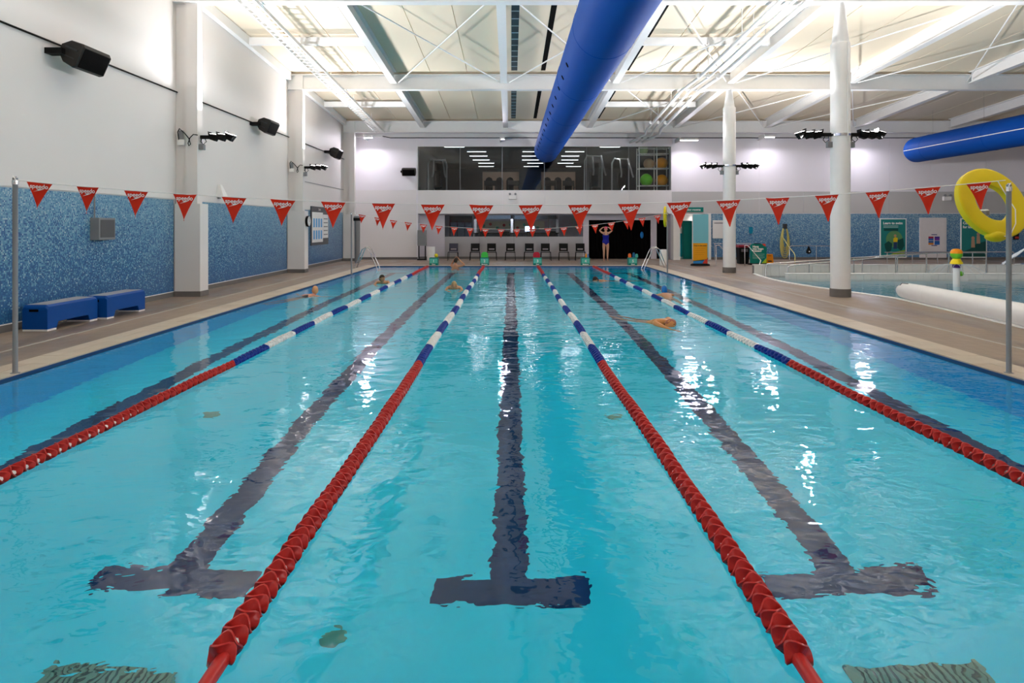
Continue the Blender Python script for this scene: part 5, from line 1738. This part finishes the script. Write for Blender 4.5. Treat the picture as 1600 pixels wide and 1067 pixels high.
MB().lathe([(1.28, 0.17), (1.28, 0.185)], 36).obj('basin_floor', mat('basin_blue', (0.03, 0.14, 0.36), 0.3), t)

# ================================================================== PEOPLE
def skin_mesh(name, J, E, root, m, sub=2):
    names = list(J)
    me = bpy.data.meshes.new(name)
    me.from_pydata([J[n][0] for n in names], [(names.index(a), names.index(b)) for a, b in E], [])
    o = bpy.data.objects.new(name, me)
    COL.objects.link(o)
    md = o.modifiers.new('skin', 'SKIN')
    md.use_smooth_shade = True
    sv = me.skin_vertices[0].data
    for i, n in enumerate(names):
        r = J[n][1]
        sv[i].radius = r if isinstance(r, tuple) else (r, r)
        sv[i].use_root = (n == root)
    sb = o.modifiers.new('sub', 'SUBSURF')
    sb.levels = sub
    sb.render_levels = sub
    bpy.context.view_layer.update()
    dg = bpy.context.evaluated_depsgraph_get()
    out = bpy.data.meshes.new_from_object(o.evaluated_get(dg))
    bpy.data.objects.remove(o)
    out.materials.clear()
    out.materials.append(m)
    out.name = name
    return out


def head_mesh(c, R):
    """egg head with nose, brow, chin and ears; faces local -Y"""
    mb = MB()
    n, m = 20, 14
    rg = []
    for i in range(m + 1):
        a = -PI / 2 + PI * min(max(i / m, 0.03), 0.97)
        ring = []
        for k in range(n):
            th = 2 * PI * k / n
            x, y, z = math.cos(a) * math.cos(th) * 0.074, math.cos(a) * math.sin(th) * 0.094, math.sin(a) * 0.115
            if z < -0.03:
                x *= 1 + (z + 0.03) * 3.0
                if y > 0:
                    y *= 1 + (z + 0.03) * 3.5
            if y < -0.05 and abs(x) < 0.025:
                if -0.035 < z < 0.01:
                    y -= 0.020 * (1 - abs(x) / 0.025) * (1 - (z + 0.035) / 0.06)
            if y < -0.05 and 0.0 < z < 0.03 and 0.018 < abs(x) < 0.05:
                y += 0.006
            ring.append(Vector((x, y, z)))
        rg.append(ring)
    mb.rings(rg)
    for s in (-1, 1):
        mb.sphere((s * 0.076, 0.008, -0.005), 0.03, 8, 6, (0.3, 0.6, 1.0))
    T = Matrix.Translation(c) @ R.to_4x4()
    mb.v = [tuple(T @ Vector(p)) for p in mb.v]
    return mb


def add_head(body_me, c, R):
    hm = head_mesh(c, R).mesh('head', smooth=60)
    bm = bmesh.new()
    bm.from_mesh(body_me)
    bm.from_mesh(hm)
    bm.to_mesh(body_me)
    bm.free()
    body_me.shade_smooth()


def head_extras(t, c, R, hair, cap=None, face=True, long_=False, goggles=False):
    T = Matrix.Translation(c) @ R.to_4x4()
    mb = MB()
    n = 18
    rg = []
    for i in range(9):
        a = math.radians(-30 + 120 * i / 8)
        ring = []
        for k in range(n):
            th = 2 * PI * k / n
            y = math.cos(a) * math.sin(th)
            z = math.sin(a)
            lim = 0.35 if not cap else 0.12
            zz = z
            if y < -0.1:
                zz = max(z, lim + 0.0 * y)
                if z < lim:
                    a2 = math.asin(min(lim, 0.99))
                    ring.append(T @ Vector((math.cos(a2) * math.cos(th) * 0.079, math.cos(a2) * math.sin(th) * 0.099, lim * 0.12)))
                    continue
            ring.append(T @ Vector((math.cos(a) * math.cos(th) * 0.080, y * 0.101, zz * 0.121)))
        rg.append(ring)
    mb.rings(rg)
    mb.obj('swim_cap' if cap else 'hair', cap or hair, t, smooth=60)
    if face:
        for s in (-1, 1):
            e = MB().sphere((0, 0, 0), 0.009, 8, 6)
            e.v = [tuple(T @ (Vector(p) + Vector((s * 0.030, -0.083, 0.010)))) for p in e.v]
            e.obj('eye', BLACK if not goggles else DARK, t, smooth=60)
        l = MB().sphere((0, 0, 0), 0.02, 8, 6, (1.0, 0.35, 0.32))
        l.v = [tuple(T @ (Vector(p) + Vector((0, -0.080, -0.055)))) for p in l.v]
        l.obj('mouth', mat('lips', (0.42, 0.13, 0.11), 0.4), t, smooth=60)


def hand(J, E, wrist, pre, d, side, up):
    """palm + five fingers growing from the wrist along d; side = thumb side; up = back of hand"""
    w_ = Vector(J[wrist][0])
    d, side, up = Vector(d).normalized(), Vector(side).normalized(), Vector(up).normalized()
    J[pre + 'palm'] = (w_ + d * 0.07, (0.032, 0.016))
    E.append((wrist, pre + 'palm'))
    for k, (off, ln) in enumerate(((-0.030, 0.065), (-0.010, 0.08), (0.010, 0.085), (0.030, 0.075))):
        a = w_ + d * 0.10 + side * off
        J[pre + 'f%da' % k] = (a, 0.010)
        J[pre + 'f%db' % k] = (a + d * ln * 0.55 - up * 0.012, 0.009)
        J[pre + 'f%dc' % k] = (a + d * ln * 0.95 - up * 0.035, 0.007)
        E += [(pre + 'palm', pre + 'f%da' % k), (pre + 'f%da' % k, pre + 'f%db' % k), (pre + 'f%db' % k, pre + 'f%dc' % k)]
    a = w_ + d * 0.035 + side * 0.035
    J[pre + 'ta'] = (a, 0.012)
    J[pre + 'tb'] = (a + (d * 0.7 + side * 0.6) * 0.05, 0.010)
    E += [(pre + 'palm', pre + 'ta'), (pre + 'ta', pre + 'tb')]


def person(label, loc, rz, J, E, headc, headR, skin, hair=None, cap=None, suit=None, suit_m=None, face=True, tilt=None, extra=None, goggles=False):
    t = thing('person', label, 'person', loc, rz)
    if tilt:
        t.rotation_euler = tilt
    me = skin_mesh('body', J, E, 'pelvis', skin)
    add_head(me, headc, headR)
    b = link_mesh('body', me, t)
    head_extras(t, headc, headR, hair, cap, face, goggles=goggles)
    if suit:
        js = {}
        for n in suit[0]:
            r = J[n][1]
            k = suit[2] if len(suit) > 2 else 1.06
            js[n] = (J[n][0], tuple(x * k + 0.006 for x in r) if isinstance(r, tuple) else r * k + 0.006)
        sme = skin_mesh('swimsuit', js, suit[1], 'pelvis', suit_m)
        link_mesh('swimsuit', sme, t)
    return t


V = Vector
TOR = [('pelvis', 'waist'), ('waist', 'chest'), ('chest', 'upper'), ('upper', 'neck')]
I3 = Matrix.Identity(3)

# --- standing woman with her hands on her cap
J = {'pelvis': (V((0, 0, .89)), (.150, .105)), 'waist': (V((0, 0, 1.06)), (.115, .085)), 'chest': (V((0, -.005, 1.22)), (.130, .100)), 'upper': (V((0, 0, 1.35)), (.095, .075)),
     'neck': (V((0, .005, 1.43)), .048), 'headb': (V((0, 0, 1.50)), .052)}
E = TOR + [('neck', 'headb')]
for s, n in ((-1, 'l'), (1, 'r')):
    J[n + 'hip'] = (V((s * .085, 0, .82)), (.082, .09))
    J[n + 'thigh'] = (V((s * .092, -.005, .68)), .078)
    J[n + 'knee'] = (V((s * .088, -.01, .47)), .054)
    J[n + 'calf'] = (V((s * .088, .012, .34)), .052)
    J[n + 'ankle'] = (V((s * .085, .015, .08)), .033)
    J[n + 'toe'] = (V((s * .10, -.13, .028)), (.04, .022))
    J[n + 'sho'] = (V((s * .165, 0, 1.37)), .050)
    J[n + 'elb'] = (V((s * .31, -.04, 1.49)), .036)
    J[n + 'wri'] = (V((s * .155, -.02, 1.63)), .027)
    E += [('pelvis', n + 'hip'), (n + 'hip', n + 'thigh'), (n + 'thigh', n + 'knee'), (n + 'knee', n + 'calf'), (n + 'calf', n + 'ankle'), (n + 'ankle', n + 'toe'),
          ('upper', n + 'sho'), (n + 'sho', n + 'elb'), (n + 'elb', n + 'wri')]
    hand(J, E, n + 'wri', n, (-s * 0.9, 0.05, 0.25), (0, -1, 0), (s * 0.2, 0, 1))
sj = ['pelvis', 'waist', 'chest', 'upper', 'lhip', 'rhip']
se = [('pelvis', 'waist'), ('waist', 'chest'), ('chest', 'upper'), ('pelvis', 'lhip'), ('pelvis', 'rhip')]
DW = 31.0
PINK = mat('pink_cap', (0.80, 0.10, 0.20), 0.35)
SUITB = mat('blue_swimsuit', (0.006, 0.010, 0.26), 0.45)
# swimsuit uses a shortened hip and chest so that skin shows at thighs and shoulders
Jw = dict(J)
wom = person('woman standing in a blue swimsuit and pink swim cap, hands on her head', ((946.5 - 798) * DW / 1000, DW, DECK + 0.004), 0, J, E, V((0, -.02, 1.56)), I3, SKIN1, cap=PINK, hair=HAIRD)
prof_ = [(.78, .07, .09), (.84, .13, .118), (.90, .172, .128), (.97, .160, .120), (1.06, .138, .108), (1.14, .142, .115), (1.22, .156, .126), (1.30, .140, .112)]


def prof_at(z):
    for (z0, a0, b0), (z1, a1, b1) in zip(prof_[:-1], prof_[1:]):
        if z <= z1:
            f = max(0, (z - z0) / (z1 - z0))
            return a0 + (a1 - a0) * f, b0 + (b1 - b0) * f
    return prof_[-1][1:]


su = MB()
rg = []
for i in range(15):
    ring = []
    for k in range(28):
        th = 2 * PI * k / 28
        zb = .775 + .135 * abs(math.cos(th)) ** 0.9
        z = zb + (1.295 - 0.03 * abs(math.sin(th)) - zb) * i / 14
        ra, rb = prof_at(z)
        ring.append(V((ra * math.cos(th), rb * math.sin(th), z)))
    rg.append(ring)
su.rings(rg, caps=False)
sm_ = su.mesh('swimsuit', smooth=70)
sm_.materials.append(SUITB)
link_mesh('swimsuit', sm_, wom)
for s in (-1, 1):
    MB().tube([(s * .07, -.085, 1.29), (s * .085, -.07, 1.37), (s * .08, 0.0, 1.415), (s * .06, .07, 1.36)], 0.011, 6).obj('strap', SUITB, wom, smooth=60)


def swimmer_J(arms='forward', pitch=0.18, headup=True, back=0.0):
    """prone swimmer heading local -Y (face towards -Y); water surface at z=0"""
    z = back
    J = {'upper': (V((0, .16, z - .03)), (.12, .075)), 'chest': (V((0, .32, z - .06)), (.145, .10)), 'waist': (V((0, .52, z - .12)), (.12, .085)), 'pelvis': (V((0, .72, z - .18)), (.14, .10)),
         'neck': (V((0, .07, z + .0)), .052), 'headb': (V((0, .02, z + .02 if headup else z - .02)), .058)}
    E = TOR + [('neck', 'headb')]
    for s, n in ((-1, 'l'), (1, 'r')):
        J[n + 'hip'] = (V((s * .09, .82, z - .22)), .082)
        J[n + 'knee'] = (V((s * .12, 1.20, z - .34)), .055)
        J[n + 'ankle'] = (V((s * .10, 1.60, z - .36)), .034)
        J[n + 'toe'] = (V((s * .10, 1.76, z - .33)), (.04, .022))
        J[n + 'sho'] = (V((s * .18, .17, z - .02)), .055)
        if arms == 'forward':
            J[n + 'elb'] = (V((s * .24, -.06, z - .12)), .040)
            J[n + 'wri'] = (V((s * .16, -.28, z - .16)), .029)
            hd = (-s * .15, -1, 0)
        elif arms == 'wide':
            J[n + 'elb'] = (V((s * .42, .12, z - .06)), .040)
            J[n + 'wri'] = (V((s * .62, -.03, z - .05)), .029)
            hd = (s * .7, -.6, 0)
        elif arms == 'crawl':
            if s < 0:
                J[n + 'elb'] = (V((s * .20, -.10, z - .05)), .042)
                J[n + 'wri'] = (V((s * .16, -.36, z - .10)), .030)
                hd = (0, -1, -.1)
            else:
                J[n + 'elb'] = (V((s * .30, .38, z + .0)), .042)
                J[n + 'wri'] = (V((s * .26, .62, z - .12)), .030)
                hd = (0, 1, -.3)
        E += [('pelvis', n + 'hip'), (n + 'hip', n + 'knee'), (n + 'knee', n + 'ankle'), (n + 'ankle', n + 'toe'), ('upper', n + 'sho'), (n + 'sho', n + 'elb'), (n + 'elb', n + 'wri')]
        hand(J, E, n + 'wri', n, hd, (-s, 0, 0) if arms != 'wide' else (0, -1, 0), (0, 0, 1))
    return J, E


def Rm(rx=0, ry=0, rz=0):
    return Euler((rx, ry, rz)).to_matrix()


SUITK = mat('black_swimwear', (0.012, 0.012, 0.016), 0.5)
TRUNK = (['pelvis', 'lhip', 'rhip'], [('pelvis', 'lhip'), ('pelvis', 'rhip')])
TORSO = (['pelvis', 'waist', 'chest', 'upper'], TOR[:3])


def at_water(px, py):
    D = 1780.0 / (py - 352)
    return Vector(((px - 798) * D / 1000, D, 0.0))


J, E = swimmer_J('forward')
person('dark-haired man swimming with his head up beside the outermost lane rope', at_water(597, 444) + V((0, 0, 0.06)), math.radians(8), J, E, V((0, -.02, .115)), Rm(0.05, 0, 0.9), SKIN2, hair=HAIRD, suit=TRUNK, suit_m=SUITK)
J, E = swimmer_J('wide')
person('fair-haired woman in a black swimsuit swimming along the mosaic-wall edge, one arm out', at_water(492, 461), math.radians(155), J, E, V((0, -.01, .12)), Rm(0.1, 0, 0.5), mat('skin_pink', (0.62, 0.30, 0.20), 0.45), hair=mat('hair_gold', (0.60, 0.30, 0.14), 0.5), suit=TORSO, suit_m=SUITK)
J, E = swimmer_J('forward')
person('blond man swimming towards the viewer, his face just above the water', at_water(709.5, 452.5) + V((0, 0, 0.06)), 0.1, J, E, V((0, -.02, .065)), Rm(0.05), SKIN2, hair=HAIRB, suit=TRUNK, suit_m=SUITK)
J, E = swimmer_J('forward', back=0.03)
person('swimmer in a blue cap seen from behind, shoulders bare', at_water(1038, 461), math.radians(178), J, E, V((0, -.0, .125)), Rm(0.1), SKIN2, cap=mat('cap_blue', (0.01, 0.16, 0.50), 0.35), hair=HAIRD, suit=TRUNK, suit_m=SUITK)
J, E = swimmer_J('crawl', headup=False, back=0.06)
person('man swimming crawl with a tanned back, head turned sideways', at_water(1044, 509), math.radians(24), J, E, V((0.02, -.03, .03)), Rm(0.35, 0.9, 0.6), mat('skin_bronze', (0.56, 0.24, 0.08), 0.4), hair=mat('hair_auburn', (0.30, 0.10, 0.06), 0.5), suit=TRUNK, suit_m=SUITK)
J, E = swimmer_J('forward', headup=False)
person('dark-haired swimmer low in the water in the lane past the centre', at_water(932, 439), math.radians(-70), J, E, V((0, -.03, .03)), Rm(0.5), SKIN2, hair=HAIRD, suit=TRUNK, suit_m=SUITK)

# man standing at the far wall, back turned, hands at his head
J = {'pelvis': (V((0, .05, -.62)), (.15, .105)), 'waist': (V((0, .02, -.42)), (.13, .095)), 'chest': (V((0, 0, -.22)), (.155, .11)), 'upper': (V((0, 0, -.07)), (.12, .085)), 'neck': (V((0, 0, .03)), .056), 'headb': (V((0, 0, .10)), .056)}
E = TOR + [('neck', 'headb')]
for s, n in ((-1, 'l'), (1, 'r')):
    J[n + 'hip'] = (V((s * .09, .05, -.72)), .085)
    J[n + 'knee'] = (V((s * .11, .0, -1.12)), .056)
    J[n + 'ankle'] = (V((s * .11, .05, -1.5)), .036)
    J[n + 'toe'] = (V((s * .12, -.12, -1.57)), (.04, .022))
    J[n + 'sho'] = (V((s * .19, 0, -.03)), .06)
    J[n + 'elb'] = (V((s * (.24 if s > 0 else .40), -.18 if s > 0 else -.04, 0.02)), .042)
    J[n + 'wri'] = (V((s * (.11 if s > 0 else .13), -.12, .22)), .030)
    E += [('pelvis', n + 'hip'), (n + 'hip', n + 'knee'), (n + 'knee', n + 'ankle'), (n + 'ankle', n + 'toe'), ('upper', n + 'sho'), (n + 'sho', n + 'elb'), (n + 'elb', n + 'wri')]
    hand(J, E, n + 'wri', n, (-s * .5, 0, .85), (0, 1, 0), (s, 0, 0.2))
person('dark-haired man standing in the water at the far wall, hands at his face', (-2.32, 26.9, 0.10), math.radians(165), J, E, V((0, -.02, .19)), I3, mat('skin_warm', (0.50, 0.24, 0.14), 0.45), hair=HAIRD, suit=TRUNK, suit_m=SUITK)
